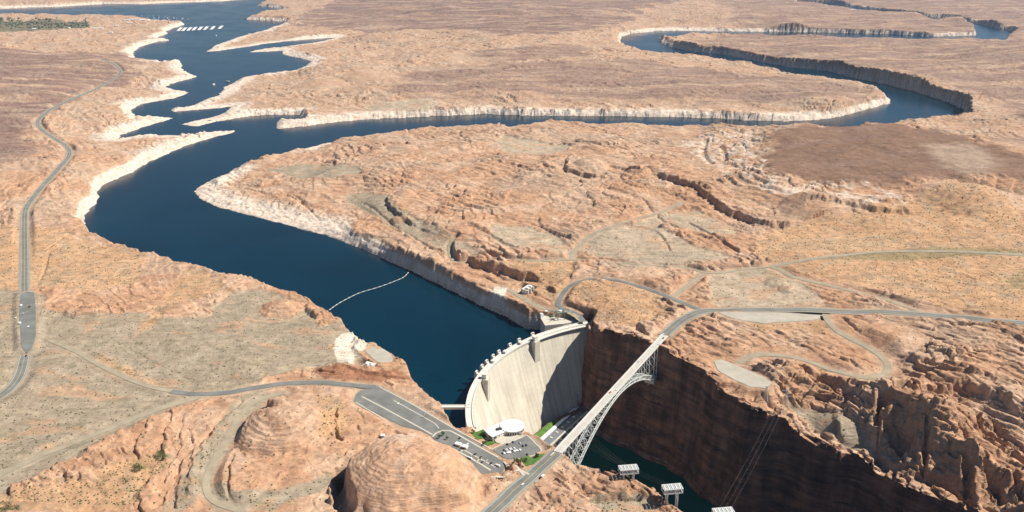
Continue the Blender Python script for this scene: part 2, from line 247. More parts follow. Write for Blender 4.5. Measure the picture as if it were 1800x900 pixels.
# broad height on a coarser lattice, then bilinear
ci = np.unique(np.r_[np.arange(0, NR, 6), NR-1]); cj = np.unique(np.r_[np.arange(0, NC, 6), NC-1])
ti = np.arange(NR); a = np.clip(np.searchsorted(ci, ti, 'right')-1, 0, len(ci)-2); fi = ((ti-ci[a])/(ci[a+1]-ci[a]))[:, None]
tj = np.arange(NC); b = np.clip(np.searchsorted(cj, tj, 'right')-1, 0, len(cj)-2); fj = ((tj-cj[b])/(cj[b+1]-cj[b]))[None, :]
gia, gjb = a, b
def coarse(fn):
    g = fn(X[np.ix_(ci, cj)], Y[np.ix_(ci, cj)])
    top_ = g[gia]*(1-fi)+g[gia+1]*fi
    return (top_[:, gjb]*(1-fj)+top_[:, gjb+1]*fj).astype(F32)
GZ = coarse(G)
def zone(pts, soft=6, amp=10, sc_=40, seed=0, margin=60):
    P = dens(list(gps(pts))+[gps(pts[:1])[0]], 30)
    s = sdist(P, X, Y, margin+amp*2)
    far = 1+np.clip(Y-1500, 0, 8000)/2500
    m = s > -(margin+amp*2)
    out = np.zeros(X.shape, F32)
    n = fbm(X[m]/sc_, Y[m]/sc_, 3, seed)
    out[m] = sst(-soft, soft, s[m]+n*amp*far[m])
    return out
# ---- surface character masks
SOIL = zone([(-160,505),(60,512),(90,545),(250,552),(340,562),(420,556),(480,575),(590,598),(640,640),(560,652),(480,664),(420,684),(330,703),(250,742),(170,785),(80,835),(0,868),(-160,905)], 9, 12, 45, 1)
for q in ([(350,800),(400,720),(455,682),(480,690),(440,740),(400,790),(350,870),(320,905),(280,905),(320,850)], [(370,850),(420,868),(500,858),(590,828),(640,790),(640,815),(560,860),(470,895),(380,900)], [(620,560),(500,600),(560,640),(620,620)],
          [(365,565),(400,520),(470,510),(540,545),(560,590),(500,590),(440,560)],
          [(608,342),(650,337),(685,345),(695,365),(745,392),(800,425),(850,452),(800,452),(740,425),(690,398),(650,372),(612,356)],
          [(860,398),(930,398),(990,425),(1010,448),(930,440),(870,428)], [(1010,440),(1060,402),(1150,398),(1230,435),(1290,452),(1200,463),(1080,455)],
          [(1240,487),(1330,470),(1395,492),(1440,520),(1462,541),(1270,541),(1250,515)], [(1100,400),(1160,380),(1230,370),(1300,410),(1240,410),(1180,400)],
          [(1375,715),(1440,722),(1520,755),(1535,785),(1500,792),(1465,765)], [(1040,875),(1120,870),(1160,895),(1060,905)], [(880,240),(1000,255),(960,270),(880,262)], [(470,300),(560,290),(640,300),(560,312)],
          [(640,185),(760,175),(760,195),(660,200)], [(60,480),(125,478),(120,495),(70,498)], [(1330,425),(1560,412),(1590,430),(1400,440)]):
    SOIL = np.maximum(SOIL, zone(q, 5, 6, 25, 2))
BIGB = [(722,848,95),(500,752,56),(497,545,46),(316,546,44)]
for (px_, py_, r_) in BIGB:
    cx, cy = gp(px_, py_); SOIL *= 1-sst(r_*1.1, r_*.8, np.hypot(X-cx, Y-cy)+6*gn(X/18, Y/18, 77))
SAND = zone([(-20,900),(0,868),(60,852),(150,848),(230,812),(275,800),(305,812),(260,850),(215,905)], 5, 8, 30, 4)
for q in ([(-60,400),(40,400),(160,422),(245,445),(235,500),(120,510),(30,505),(-60,500)], [(1350,405),(1420,392),(1500,372),(1640,345),(1700,330),(1800,380),(1950,420),(1950,585),(1700,548),(1560,515),(1400,478),(1330,440)],
          [(990,515),(1020,500),(1080,497),(1160,520),(1170,545),(1140,570),(1080,575),(1030,545)], [(170,622),(230,650),(292,676),(278,686),(220,665),(150,632)], [(230,600),(330,480),(400,505),(320,540)],
          [(880,462),(1010,462),(1010,480),(985,510),(970,535),(950,510),(890,480)], [(1290,560),(1440,566),(1460,585),(1340,580)], [(800,850),(850,850),(870,880),(820,905),(790,905)], [(560,700),(600,700),(610,760),(570,770)]):
    SAND = np.maximum(SAND, zone(q, 10, 12, 45, 5))
MESA = zone([(1352,240),(1400,226),(1480,222),(1560,220),(1640,232),(1760,262),(1900,300),(2000,330),(1900,340),(1830,322),(1740,312),(1650,318),(1580,325),(1490,322),(1400,316),(1350,298)], 24, 26, 90, 6)
RED = zone([(-400,90),(0,85),(180,95),(240,105),(225,140),(160,165),(100,190),(50,235),(60,260),(0,290),(-400,340)], 40, 30, 150, 7, 150)
for q in ([(620,-6),(1160,-6),(1110,30),(1010,55),(880,62),(780,50),(640,55),(520,30)], [(820,88),(960,82),(1030,86),(1010,98),(900,105),(820,103)], [(1250,-4),(2000,-4),(2000,240),(1745,175),(1620,132),(1460,113),(1330,93),(1230,80),(1300,50)],
          [(760,115),(1100,108),(1300,128),(1480,148),(1530,168),(1400,185),(1100,178),(900,168),(700,165)], [(1760,235),(1900,250),(1900,300),(1800,262)]):
    RED = np.maximum(RED, zone(q, 60, 50, 200, 8, 200)*(1. if q[0][0] in (620, 1760) else .8))
RED *= (1-MESA)
# ---- relief
farF = np.clip(Y/1500, 1, 6)
rock = np.clip(1-SOIL*.93-SAND*.8-MESA*.85, 0.04, 1)*(1-.45*RED)
S_ = X*cos(JD)+Y*sin(JD); T_ = -X*sin(JD)+Y*cos(JD)
wx = X+14*fbm(X/160, Y/160, 2, 40); wy = Y+14*fbm(X/160, Y/160, 2, 41)
Sw = wx*cos(JD)+wy*sin(JD); Tw = -wx*sin(JD)+wy*cos(JD)
big = fbm(X/260, Y/260, 4, 50)
lump = fbm(Sw/190, Tw/34, 5, 51, .5)*(1-.45*sst(150, -50, X-(Y-1100)*.05)*sst(2200, 1500, Y))
joints = ridg(Sw/150, Tw/24, 2, 60)/1.5
cross = ridg(Sw/34, Tw/120, 2, 61)/1.5
patch = sst(-.15, .45, fbm(X/210, Y/210, 2, 65)+.1)
right = sst(0, 500, X-(Y-1250)*.1+100)          # rougher ground east of the canyon
lowr = zone([(1290,640),(1400,640),(1540,670),(1600,650),(1900,600),(1950,950),(1700,905),(1550,833),(1433,787),(1317,723)], 30, 20, 60, 9)
relief = 4.5*big*np.minimum(farF, 2)+rock*(lump*(1.7+3.0*patch-1.2*lowr)+.6*fbm(X/9, Y/9, 3, 52))
lf = GZ*.11+3.4*fbm(X/420, Y/420, 2, 56)+.35*fbm(X/70, Y/70, 3, 57); fr = lf-np.floor(lf)
relief += rock*(3.0+3.5*patch)*(sst(0, .07, fr)-fr)
lf = 5.5*fbm(Sw/520, Tw/260, 2, 58)+.4*fbm(X/60, Y/60, 3, 59); fr = lf-np.floor(lf)
relief += rock*(2.0+3.0*patch)*(sst(0, .06, fr)-fr)
relief += rock*(patch*.8+.2+.8*lowr)*(-7.0*sst(.80, .99, joints)*(.5+.5*right)-(4+1.5*lowr)*sst(.88, .99, cross)*(.25+.75*right))
relief += rock*(right*.8+.4)*1.3*(ridg(Sw/46, Tw/9, 2, 75)/1.5-.6)*sst(3500, 2000, Y)
relief += (1-rock)*(.9*fbm(X/60, Y/60, 3, 53)+.12*fbm(X/7, Y/7, 2, 54))
# fluted rock on the lower right
fl = ridg(Sw/260, Tw/30, 4, 70); relief += lowr*2.5*(fl-1.0)
lf = Tw/25+1.3*fbm(Sw/330, Tw/150, 2, 72)+.10*fbm(X/26, Y/26, 3, 73); fr = lf-np.floor(lf); amp_ = np.clip(.55+.9*fbm(Sw/150, Tw/60, 2, 74), .05, 1.3)
relief += rock*np.clip(lowr+.45*right*sst(2200, 1500, Y), 0, 1)*7.5*amp_*(sst(0, .10, fr)-fr)
calm = zone([(330,715),(400,690),(520,685),(640,700),(640,760),(640,905),(270,905),(300,820)], 20, 10, 40, 23); relief *= 1-.6*calm; relief *= 1-.75*zone([(1375,712),(1440,718),(1520,752),(1540,785),(1500,796),(1455,770)], 14, 6, 25, 24)
Z = GZ+relief
# cross-bedded benches in bare rock
st = 3.4+.8*gn(X/300, Y/300, 80); ph = Z/st+.9*fbm(X/70, Y/70, 3, 81); fr = ph-np.floor(ph)
Z = Z+rock*st*(sst(.28, .72, fr)-fr)*(.45+.4*patch)
fy_ = Y > 2300
# far ground carries larger swells and low ledges
Z += sst(2300, 5000, Y)*(16*fbm(X/900, Y/520, 4, 90))
# low hills close the view beyond the frame
Z += sst(14000, 32000, Y)*(260+240*np.abs(fbm(X/5200, Y/5200, 4, 91)))
for (px_, py_, R_, h_, sd, sharp) in BUTTES:
    cx, cy = gp(px_, py_); m = (np.abs(X-cx) < R_*1.6) & (np.abs(Y-cy) < R_*1.6)
    x = X[m]-cx; y = Y[m]-cy
    r = np.hypot(x, y*1.0)/R_; ang = np.arctan2(y, x)
    r = r*(1+.08*gn(x/R_*1.7+sd*9, y/R_*1.7, 100+sd)+.05*gn(x/R_*6, y/R_*6, 120+sd))
    prof = np.clip(1-r**2, 0, 1)**(sharp+.25)
    hh = h_*prof; sp = 3.6 if sd == 2 else max(1.5, h_/20); q = hh/sp+.5*gn(x/R_*2, y/R_*2, 130+sd); f2 = q-np.floor(q)
    hh = hh+(prof > .02)*sp*(sst(.3, .8, f2)-f2)*(.65 if sd == 2 else .45)+prof*.6*fbm(x/6, y/6, 2, 140)+prof*1.3*fbm(x/20, y/20, 3, 141)-prof*3.0*sst(.80, .98, ridg((x+y)/60, (x-y)/17, 2, 142+sd)/1.5)
    Z[m] = Z[m]*(1-.92*sst(1.08, .8, r))+GZ[m]*.92*sst(1.08, .8, r)+hh
# little dark summit block on the second butte
cx, cy = gp(490, 742); dd = np.hypot((X-cx)/15, (Y-cy)/11)+.12*gn(X/6, Y/6, 150); Z += 10*sst(1.0, .72, dd)
for (L_, h_, w_, rc) in SCARPS:
    P = dens(gps(L_), 15)[::-1]; s = lside(P, X, Y, rc*2.5+40); m = s > -9e3
    x = X[m]; y = Y[m]; sm = s[m]+w_*.8*fbm(x/24, y/24, 3, 160)+w_*.5*fbm(x/90, y/90, 2, 161)
    e = np.minimum(np.hypot(x-P[0, 0], y-P[0, 1]), np.hypot(x-P[-1, 0], y-P[-1, 1]))
    taper = sst(0, 30+h_*1.2, e)
    up = sst(-w_*.5, w_*.5, sm)
    k = .62
    Z[m] += taper*h_*(k*up*np.exp(-np.clip(sm, 0, None)/rc)-(1-k)*(1-up)*np.exp(-np.clip(-sm, 0, None)/(rc*.7)))
for (L_, w_, dp) in CLEFTS:
    P = dens(gps(L_), 10); m = ldist(P, X, Y, w_*4+30) < w_*4+29
    if not m.any(): continue
    x = X[m]; y = Y[m]; d = pdist(P, x+2.5*fbm(x/14, y/14, 2, 170), y+2.5*fbm(x/14, y/14, 2, 171), closed=False)[0]
    Z[m] -= dp*sst(w_, w_*.25, d)
# ---- roads and pads: a level bed
VCB = np.array([unp(a_, b_, 39)[:2] for a_, b_ in [(833,760),(850,753),(884,741),(912,740),(926,757),(932,765),(900,776),(880,788),(862,790),(845,783)]])
sd_ = sdist(VCB, X, Y, 40); m = sd_ > -39; w = sst(-12, -1, sd_[m]); Z[m] = Z[m]*(1-w)+38.9*w
BED = np.zeros(X.shape, F32)
for k, (P, hw, s) in ROADW.items():
    d = ldist(P, X, Y, hw+45); m = d < hw+44
    w = sst(hw+(34 if k == 'canyon_track' else 18 if hw > 3.6 else 9), hw+2.5, d[m]); Z[m] = Z[m]*(1-w)+(GZ[m]-.5)*w
    BED[m] = np.maximum(BED[m], sst(hw+7, hw+1, d[m]))
for k, (P, z, s) in PADW.items():
    sd_ = sdist(P, X, Y, 40); m = sd_ > -39
    w = sst(-15, -3, sd_[m]); Z[m] = Z[m]*(1-w)+(z-.45)*w
    BED[m] = np.maximum(BED[m], sst(-6, -1, sd_[m])*.8)
# ---- lake
SL = [ # px, py, slope width in m (how far the ground takes to climb from the water)
 (740,680,7),(665,604,8),(600,560,8),(500,505,8),(300,455,8),(170,408,9),(150,380,34),(160,340,36),(200,310,38),(300,262,40),(390,236,30),(300,235,30),(260,220,55),(240,195,45),(320,160,50),(320,115,40),(240,95,45),(290,65,40),(340,45,30),(0,30,40),(0,12,70),(450,30,60),(400,80,60),(500,90,70),(520,125,60),(400,155,60),(350,190,45),(340,220,34),(450,200,30),(520,203,22),(500,220,28),(650,208,30),(850,200,26),(1000,203,28),(1200,206,30),(1400,211,30),(1500,197,36),(1565,178,40),(1500,142,12),(1300,105,12),(1100,70,60),(1300,98,20),(1400,120,12),(1500,135,10),(1600,160,9),(1700,190,9),(1600,213,10),(1400,220,10),(1200,219,10),(1000,215,12),(900,220,14),(800,220,18),(650,236,30),(500,262,40),(400,298,46),(342,328,80),(380,363,110),(480,389,110),(560,410,80),(620,432,30),(700,465,16),(800,512,16),(850,538,12),(900,562,9),(1713,60,20),(1600,30,14)]
SLW = np.array([unp(a_, b_, 10)[:2]+(c_,) for a_, b_, c_ in SL])
def slw(x, y):
    s = 10+.01*y
    out = np.zeros(x.shape); wt = np.zeros(x.shape)
    for (qx, qy, w_) in SLW:
        g = (((x-qx)**2+(y-qy)**2)/(s*s)+1)**-2; out += g*w_; wt += g
    return out/wt
SLWG = coarse(slw)
sdl = sdist(lake_poly, X, Y, 420)                     # positive over water
near = sdl > -419
x = X[near]; y = Y[near]; d = -sdl[near]
ff = np.clip(y/1600, .8, 3)
d = d+ff*(3.2*fbm(x/38, y/38, 3, 180)+.9*fbm(x/9, y/9, 2, 181)-.9)*sst(-30, 4, d)
W_ = SLWG[near]*(1+.35*gn(x/120, y/120, 182))
t_ = np.clip(d/W_, 0, 1)
cl = np.where(W_ > 18, t_**.85*(1-.10*np.sin(t_*16+3*gn(x/60, y/60, 183))*(1-t_)), t_**.7)
zz = Z[near]; ztop = np.maximum(zz, 3.5)
# ledgy bathtub slopes
lz = ztop*np.clip(cl, 0, 1)
stp = 2.6; q = lz/stp+.6*fbm(x/45, y/45, 2, 184); f3 = q-np.floor(q)
lz = lz+np.where((W_ > 18) & (t_ < 1), stp*(sst(.25, .75, f3)-f3)*.7*np.minimum(t_*6, 1), 0)
lz = lz+(t_ > 0)*(t_ < 1)*(1.2*fbm(x/14, y/14, 3, 185)*np.minimum(t_*5, 1))
Z[near] = np.where(d <= 0, np.maximum(-2.0+d*.6, -26), np.where(t_ >= 1, zz, lz))
# ---- canyon
sdc = sdist(canyon_poly, X, Y, 120); sdf = sdist(floor_poly, X, Y, 400)
m = sdc > -6
x = X[m]; y = Y[m]; z0 = Z[m]; GG = GZ[m]
dr = np.clip(sdc[m]+2.5*fbm(x/26, y/26, 3, 190), 0, None); df = np.clip(-sdf[m], 0, None); df = np.maximum(df, np.clip(26-dr, 0, None))
rr = np.hypot(x-DC[0], y-DC[1]); down = DR-rr
tt = dr/(dr+df+.01); tt = np.where(dr <= 0, 0, tt)
flute = .075*fbm(Sw[m]/75, Tw[m]/90, 4, 191)
tt2 = np.clip(tt+flute*sst(0, .1, tt)*sst(1, .9, tt), 0, 1)
prof = np.interp(tt2, [0, .10, .15, .26, .33, .36, .50, .58, .72, .86, 1], [0, .25, .27, .50, .515, .53, .76, .78, .90, .95, 1])
top = np.minimum(z0, GG+12)
floorz = RIVER-3+0*x
zc = top+(floorz-top)*prof
rock_c = 3.0*fbm(x/45, y/45, 4, 192)*sst(0, .06, tt)*sst(1, .93, tt)
zc = zc+rock_c
qq = zc/13+.5*fbm(x/90, y/90, 2, 193); f4 = qq-np.floor(qq); zc = zc+13*(sst(.3, .7, f4)-f4)*.75*sst(.02, .1, tt)*sst(.99, .9, tt)
# fill behind the dam's toe and the bed under the dam
fill = -82-.78*np.clip(down-46, 0, 75)
zc = np.where((down < 105) & (down > -5) & (tt > .8), np.maximum(zc, np.maximum(fill, RIVER-3)), zc)
ramp = -24-2.3*np.clip(down, 0, None)
zc = np.where((down < 70) & (sdc[m] > 2), np.minimum(zc, np.maximum(ramp, zc*0+RIVER-8)+np.where(df > 0, 400*sst(26, 4, dr), 0)), zc)
Z[m] = np.where(sdc[m] > -1, np.where(dr > 0, zc, z0), z0)
# ---- ground colour (albedo of rock, soil and sand, plus shade on the canyon wall)
def C(*c): return np.array(c, dtype=F32)
ROCK = C(.515, .305, .188); ROCK2 = C(.59, .415, .295); ROCKR = C(.40, .215, .13); GREY = C(.36, .295, .215); GREY2 = C(.40, .33, .245); SANDC = C(.535, .325, .18); REDC = C(.27, .175, .14); MES = C(.225, .135, .092); RING = C(.73, .62, .52); TAN = C(.46, .35, .26)
c = np.empty(X.shape+(3,), F32); c[:] = ROCK
def mix(m, col): 
    global c
    c += (col-c)*m[..., None].astype(F32)
mix(sst(-.3, .5, fbm(X/130, Y/130, 4, 200))*.75, ROCK2)
mix(sst(.05, .6, fbm(Sw/120, Tw/30, 4, 201))*.55, ROCKR)
mix(sst(.1, .5, fbm(X/330, Y/200, 3, 202))*.5*sst(900, 1700, Y), TAN)
# bedding lines
bed = np.sin((Z*1.15+3.5*fbm(X/60, Y/60, 3, 203))*1.0); mix(rock*np.clip(bed, 0, 1)*.22, ROCKR); mix(rock*np.clip(-bed, 0, 1)*.2, ROCK2)
mix(rock*(.3+.7*right)*sst(.72, .98, ridg(Sw/170, Tw/11, 2, 224)/1.5)*.4, C(.27, .13, .075))
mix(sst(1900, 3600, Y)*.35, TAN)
mix(RED*np.clip(.95-.75*sst(-.1, .6, fbm(X/700, Y/110, 5, 204)), 0, 1), REDC); mix(RED*sst(.1, .6, fbm(X/300, Y/60, 4, 220))*.5, C(.40, .30, .22)); mix(RED*sst(.2, .6, fbm(X/500, Y/70, 4, 221))*.5, C(.19, .13, .11))
east = sst(-150, 100, X+(Y-1400)*.25)*sst(1150, 1300, Y); mix(SOIL*.93*(1-east), GREY); mix(SOIL*.8*east, C(.47, .38, .28)); mix(SOIL*sst(0, .6, fbm(X/60, Y/60, 4, 205))*.5, GREY2); mix(SOIL*sst(.25, .6, fbm(X/90, Y/50, 3, 206))*.55, ROCK)
mix(SAND*.72, SANDC)
mix(MESA*.95, MES); mix(MESA*sst(.1, .7, fbm(X/160, Y/90, 4, 207))*.5, REDC)
mix(SAND*sst(.2, .5, fbm(X/40, Y/40, 4, 208))*.35, GREY)
# pale slickrock patches and strips on the middle promontory
mix(zone([(1040,470),(1190,440),(1250,460),(1130,478)], 12, 10, 30, 12)*.6, GREY2)
pal = zone([(1190,250),(1330,230),(1345,300),(1440,325),(1560,335),(1580,365),(1450,355),(1330,340),(1260,300)], 15, 20, 50, 13); mix(pal*.6*sst(-.3, .3, fbm(X/40, Y/40, 3, 209)), RING)
mix(zone([(1630,258),(1700,252),(1745,275),(1750,300),(1700,308),(1650,290)], 30, 10, 60, 14)*.6, TAN)
# dusty verges by the roads
mix(BED*.65, GREY2)
# thin scrub tint
mix((SOIL+SAND*.6)*sst(.2, .75, fbm(X/26, Y/26, 4, 210))*.35, C(.22, .19, .11))
for q in ([(232,820),(245,815),(257,826),(240,835)], [(272,800),(290,795),(296,808),(280,815)], [(-20,892),(20,886),(40,897),(20,905),(-20,905)]): mix(zone(q, 3, 3, 8, 15)*.7, C(.09, .11, .035))
mix(zone([(-300,48),(0,40),(80,36),(150,42),(120,52),(0,56),(-300,64)], 40, 30, 90, 16)*.75, C(.12, .13, .085))
mix(zone([(1440,458),(1800,445),(1800,440),(1600,436)], 5, 4, 20, 17)*.5, C(.16, .17, .08)); mix(zone([(1760,500),(1800,478),(1830,480),(1790,515)], 8, 8, 20, 18)*.5, C(.16, .17, .08))
# bathtub ring: mineral crust below the old full-pool level, on lake shores only
isl = np.zeros(X.shape, F32); isl[near] = sst(115, 50, np.clip(-sdl[near], 0, None))
ringtop = 23+2.5*fbm(X/50, Y/50, 3, 211); ring = isl*sst(ringtop+1.5, ringtop-1.5, Z)
ring *= sst(-.9, -.1, fbm(X/70, Y/70, 3, 212)+.55)
mix(ring*.95, RING); mix(ring*sst(.1, .5, fbm(X/18, Y/18, 3, 213))*.45, ROCK2)
mix(isl*(1-ring)*sst(150, 30, np.clip(-sdl, 0, None))*sst(32, 20, Z)*.35, ROCK2)
# canyon wall: red sandstone with varnish stains, darkened and blued to paint its shade
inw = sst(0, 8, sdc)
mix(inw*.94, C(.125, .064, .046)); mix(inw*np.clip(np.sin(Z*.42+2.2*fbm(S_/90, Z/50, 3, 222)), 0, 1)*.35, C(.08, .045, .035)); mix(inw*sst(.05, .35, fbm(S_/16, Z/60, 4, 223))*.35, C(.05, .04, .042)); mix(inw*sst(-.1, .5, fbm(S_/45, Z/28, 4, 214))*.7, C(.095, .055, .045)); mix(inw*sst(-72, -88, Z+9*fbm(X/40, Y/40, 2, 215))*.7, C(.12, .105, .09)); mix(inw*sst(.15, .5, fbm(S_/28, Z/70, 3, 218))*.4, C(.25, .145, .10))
mix(inw*sst(22, 8, np.clip(-sdf, 0, None))*(sdf < 3)*sst(-.3, .3, fbm(X/12, Y/12, 3, 225))*.7, C(.30, .26, .21))
dome_c = zone([(625,800),(660,768),(705,757),(760,765),(805,800),(850,850),(860,905),(610,905)], 12, 8, 25, 19); mix(dome_c*.65, C(.60, .37, .24)); _cx, _cy = gp(712, 800); mix(dome_c*sst(48, 10, np.hypot(X-_cx, (Y-_cy)*.8)+14*fbm(X/18, Y/18, 3, 226))*.6, C(.74, .62, .52)); mix(dome_c*sst(.1, .5, fbm(X/30, Z/5, 3, 219))*.3, C(.66, .50, .38))
mix(zone([(588,600),(600,588),(622,582),(640,600),(645,612),(628,618),(618,640),(600,645),(590,630)], 3, 3, 12, 20)*.9, C(.78, .68, .56))
mix(zone([(545,655),(600,648),(650,657),(700,655),(715,668),(660,672),(600,668),(560,662)], 3, 4, 15, 21)*.8, C(.33, .15, .085))
mix(zone([(868,505),(893,505),(885,525),(865,530),(855,518)], 3, 3, 12, 22)*.9, C(.74, .64, .54))
c *= (1+(1-inw[..., None])*(.14*fbm(X/16, Y/16, 4, 216)[..., None]+.08*fbm(X/4, Y/4, 2, 217)[..., None])).astype(F32)
c = np.clip(c, .02, .8)

ALLM = {}
def node_mat(name):
    m = bpy.data.materials.new(name); m.use_nodes = True; nt = m.node_tree; b = nt.nodes['Principled BSDF']; ALLM[name] = m
    return m, nt, b
def mat(name, col, rough=.8, var=.15, scale=.3, metal=0, bump=0.0, coord='Object'):
    if name in ALLM: return ALLM[name]
    m, nt, b = node_mat(name); N = nt.nodes.new; L = nt.links.new
    tc = N('ShaderNodeTexCoord'); n = N('ShaderNodeTexNoise'); n.inputs['Scale'].default_value = scale; n.inputs['Detail'].default_value = 5
    L(tc.outputs[coord], n.inputs['Vector'])
    r = N('ShaderNodeMapRange'); r.inputs['To Min'].default_value = 1-var; r.inputs['To Max'].default_value = 1+var; r.inputs['From Min'].default_value = .3; r.inputs['From Max'].default_value = .7
    L(n.outputs['Fac'], r.inputs['Value'])
    v = N('ShaderNodeVectorMath'); v.operation = 'SCALE'; v.inputs[0].default_value = col; L(r.outputs['Result'], v.inputs['Scale'])
    L(v.outputs['Vector'], b.inputs['Base Color']); b.inputs['Roughness'].default_value = rough; b.inputs['Metallic'].default_value = metal
    if bump:
        bp = N('ShaderNodeBump'); bp.inputs['Strength'].default_value = .6; bp.inputs['Distance'].default_value = bump; L(n.outputs['Fac'], bp.inputs['Height']); L(bp.outputs['Normal'], b.inputs['Normal'])
    return m
def ground_mat():
    m, nt, b = node_mat('desert_ground'); N = nt.nodes.new; L = nt.links.new
    at = N('ShaderNodeAttribute'); at.attribute_name = 'albedo'
    ge = N('ShaderNodeNewGeometry')
    # fine grain and small stones, sizes in metres
    n1 = N('ShaderNodeTexNoise'); n1.inputs['Scale'].default_value = .11; n1.inputs['Detail'].default_value = 9; n1.inputs['Roughness'].default_value = .65; L(ge.outputs['Position'], n1.inputs['Vector'])
    mp = N('ShaderNodeMapping'); mp.inputs['Scale'].default_value = (.02, .02, .42); L(ge.outputs['Position'], mp.inputs['Vector'])
    n2 = N('ShaderNodeTexNoise'); n2.inputs['Scale'].default_value = 1; n2.inputs['Detail'].default_value = 7; n2.inputs['Roughness'].default_value = .7; L(mp.outputs['Vector'], n2.inputs['Vector'])
    mp3 = N('ShaderNodeMapping'); mp3.inputs['Rotation'].default_value = (0, 0, -JD); mp3.inputs['Scale'].default_value = (.018, .11, .06); L(ge.outputs['Position'], mp3.inputs['Vector'])
    n3 = N('ShaderNodeTexNoise'); n3.inputs['Scale'].default_value = 1; n3.inputs['Detail'].default_value = 8; n3.inputs['Roughness'].default_value = .68; L(mp3.outputs['Vector'], n3.inputs['Vector'])
    def mr(o, a, bb, lo, hi):
        r = N('ShaderNodeMapRange'); r.inputs['From Min'].default_value = a; r.inputs['From Max'].default_value = bb; r.inputs['To Min'].default_value = lo; r.inputs['To Max'].default_value = hi; L(o, r.inputs['Value']); return r.outputs['Result']
    def mul(a_, b_):
        q = N('ShaderNodeMath'); q.operation = 'MULTIPLY'; L(a_, q.inputs[0]); L(b_, q.inputs[1]); return q.outputs[0]
    f = mul(mul(mr(n1.outputs['Fac'], .3, .7, .86, 1.14), mr(n2.outputs['Fac'], .32, .68, .80, 1.18)), mr(n3.outputs['Fac'], .3, .7, .84, 1.14))
    v = N('ShaderNodeVectorMath'); v.operation = 'SCALE'; L(at.outputs['Color'], v.inputs[0]); L(f, v.inputs['Scale'])
    # bare cliff faces of the canyon: varnished red sandstone with beds and stains, shade put into the ramp
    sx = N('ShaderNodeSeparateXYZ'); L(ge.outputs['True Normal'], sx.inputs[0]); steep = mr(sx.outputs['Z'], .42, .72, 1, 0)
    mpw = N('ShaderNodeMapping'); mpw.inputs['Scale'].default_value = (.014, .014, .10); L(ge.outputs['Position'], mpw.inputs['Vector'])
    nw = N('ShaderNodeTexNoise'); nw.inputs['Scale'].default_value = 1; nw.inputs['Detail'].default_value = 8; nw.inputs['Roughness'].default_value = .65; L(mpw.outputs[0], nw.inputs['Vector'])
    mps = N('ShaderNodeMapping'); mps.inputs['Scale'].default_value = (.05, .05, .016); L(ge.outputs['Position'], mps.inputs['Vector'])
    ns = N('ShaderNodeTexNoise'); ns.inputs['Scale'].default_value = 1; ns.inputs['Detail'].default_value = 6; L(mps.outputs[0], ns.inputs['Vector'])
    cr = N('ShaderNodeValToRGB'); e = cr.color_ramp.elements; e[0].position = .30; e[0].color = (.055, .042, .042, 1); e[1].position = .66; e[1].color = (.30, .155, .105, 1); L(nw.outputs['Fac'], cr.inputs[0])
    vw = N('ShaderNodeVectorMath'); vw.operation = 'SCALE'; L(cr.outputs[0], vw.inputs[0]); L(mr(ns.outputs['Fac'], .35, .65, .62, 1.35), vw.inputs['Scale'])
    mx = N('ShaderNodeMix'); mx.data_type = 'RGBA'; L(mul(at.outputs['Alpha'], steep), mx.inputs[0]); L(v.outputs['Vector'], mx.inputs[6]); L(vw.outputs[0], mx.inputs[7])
    L(mx.outputs[2], b.inputs['Base Color']); b.inputs['Roughness'].default_value = .95; b.inputs['Specular IOR Level'].default_value = .15
    ad = N('ShaderNodeMath'); ad.operation = 'ADD'; L(n3.outputs['Fac'], ad.inputs[0]); L(n1.outputs['Fac'], ad.inputs[1])
    ad2 = N('ShaderNodeMath'); ad2.operation = 'ADD'; L(ad.outputs[0], ad2.inputs[0]); L(n2.outputs['Fac'], ad2.inputs[1])
    bp = N('ShaderNodeBump'); bp.inputs['Strength'].default_value = .9; bp.inputs['Distance'].default_value = 2.6; L(ad2.outputs[0], bp.inputs['Height']); L(bp.outputs['Normal'], b.inputs['Normal'])
    return m
def grid_mesh(name, X, Y, Z, col=None, mask=None, flat=None):
    nr, nc = X.shape; me = bpy.data.meshes.new(name)
    co = np.stack([X, Y, Z], -1).reshape(-1, 3).astype(F32)
    i = np.arange(nr-1)[:, None]*nc+np.arange(nc-1)[None, :]
    q = np.stack([i, i+1, i+nc+1, i+nc], -1).reshape(-1, 4).astype(np.int32)
    me.vertices.add(len(co)); me.vertices.foreach_set('co', co.ravel())
    me.loops.add(q.size); me.loops.foreach_set('vertex_index', q.ravel())
    me.polygons.add(len(q)); me.polygons.foreach_set('loop_start', np.arange(0, q.size, 4, dtype=np.int32))
    try: me.polygons.foreach_set('loop_total', np.full(len(q), 4, np.int32))
    except Exception: pass
    me.update(calc_edges=True)
    zq = Z.reshape(-1)[q]; me.polygons.foreach_set('use_smooth', (zq.max(1)-zq.min(1)) < 9)
    if col is not None:
        a_ = me.color_attributes.new('albedo', 'FLOAT_COLOR', 'POINT'); cc = np.ones((len(co), 4), F32); cc[:, :3] = col.reshape(-1, 3); cc[:, 3] = mask.ravel(); a_.data.foreach_set('color', cc.ravel())
    return me
def link(name, me, m=None, parent=None, kind=None, label=None, cat=None, group=None, loc=None, rz=0):
    o = bpy.data.objects.new(name, me); COL.objects.link(o)
    if m is not None and me is not None:
        for mm in (m if isinstance(m, (list, tuple)) else [m]): me.materials.append(mm)
    if parent: o.parent = parent
    if loc is not None: o.location = loc
    if rz: o.rotation_euler = (0, 0, rz)
    tagp(o, kind, label, cat, group); return o
def tagp(o, kind=None, label=None, cat=None, group=None):
    for k, v in (('kind', kind), ('label', label), ('category', cat), ('group', group)):
        if v: o[k] = v
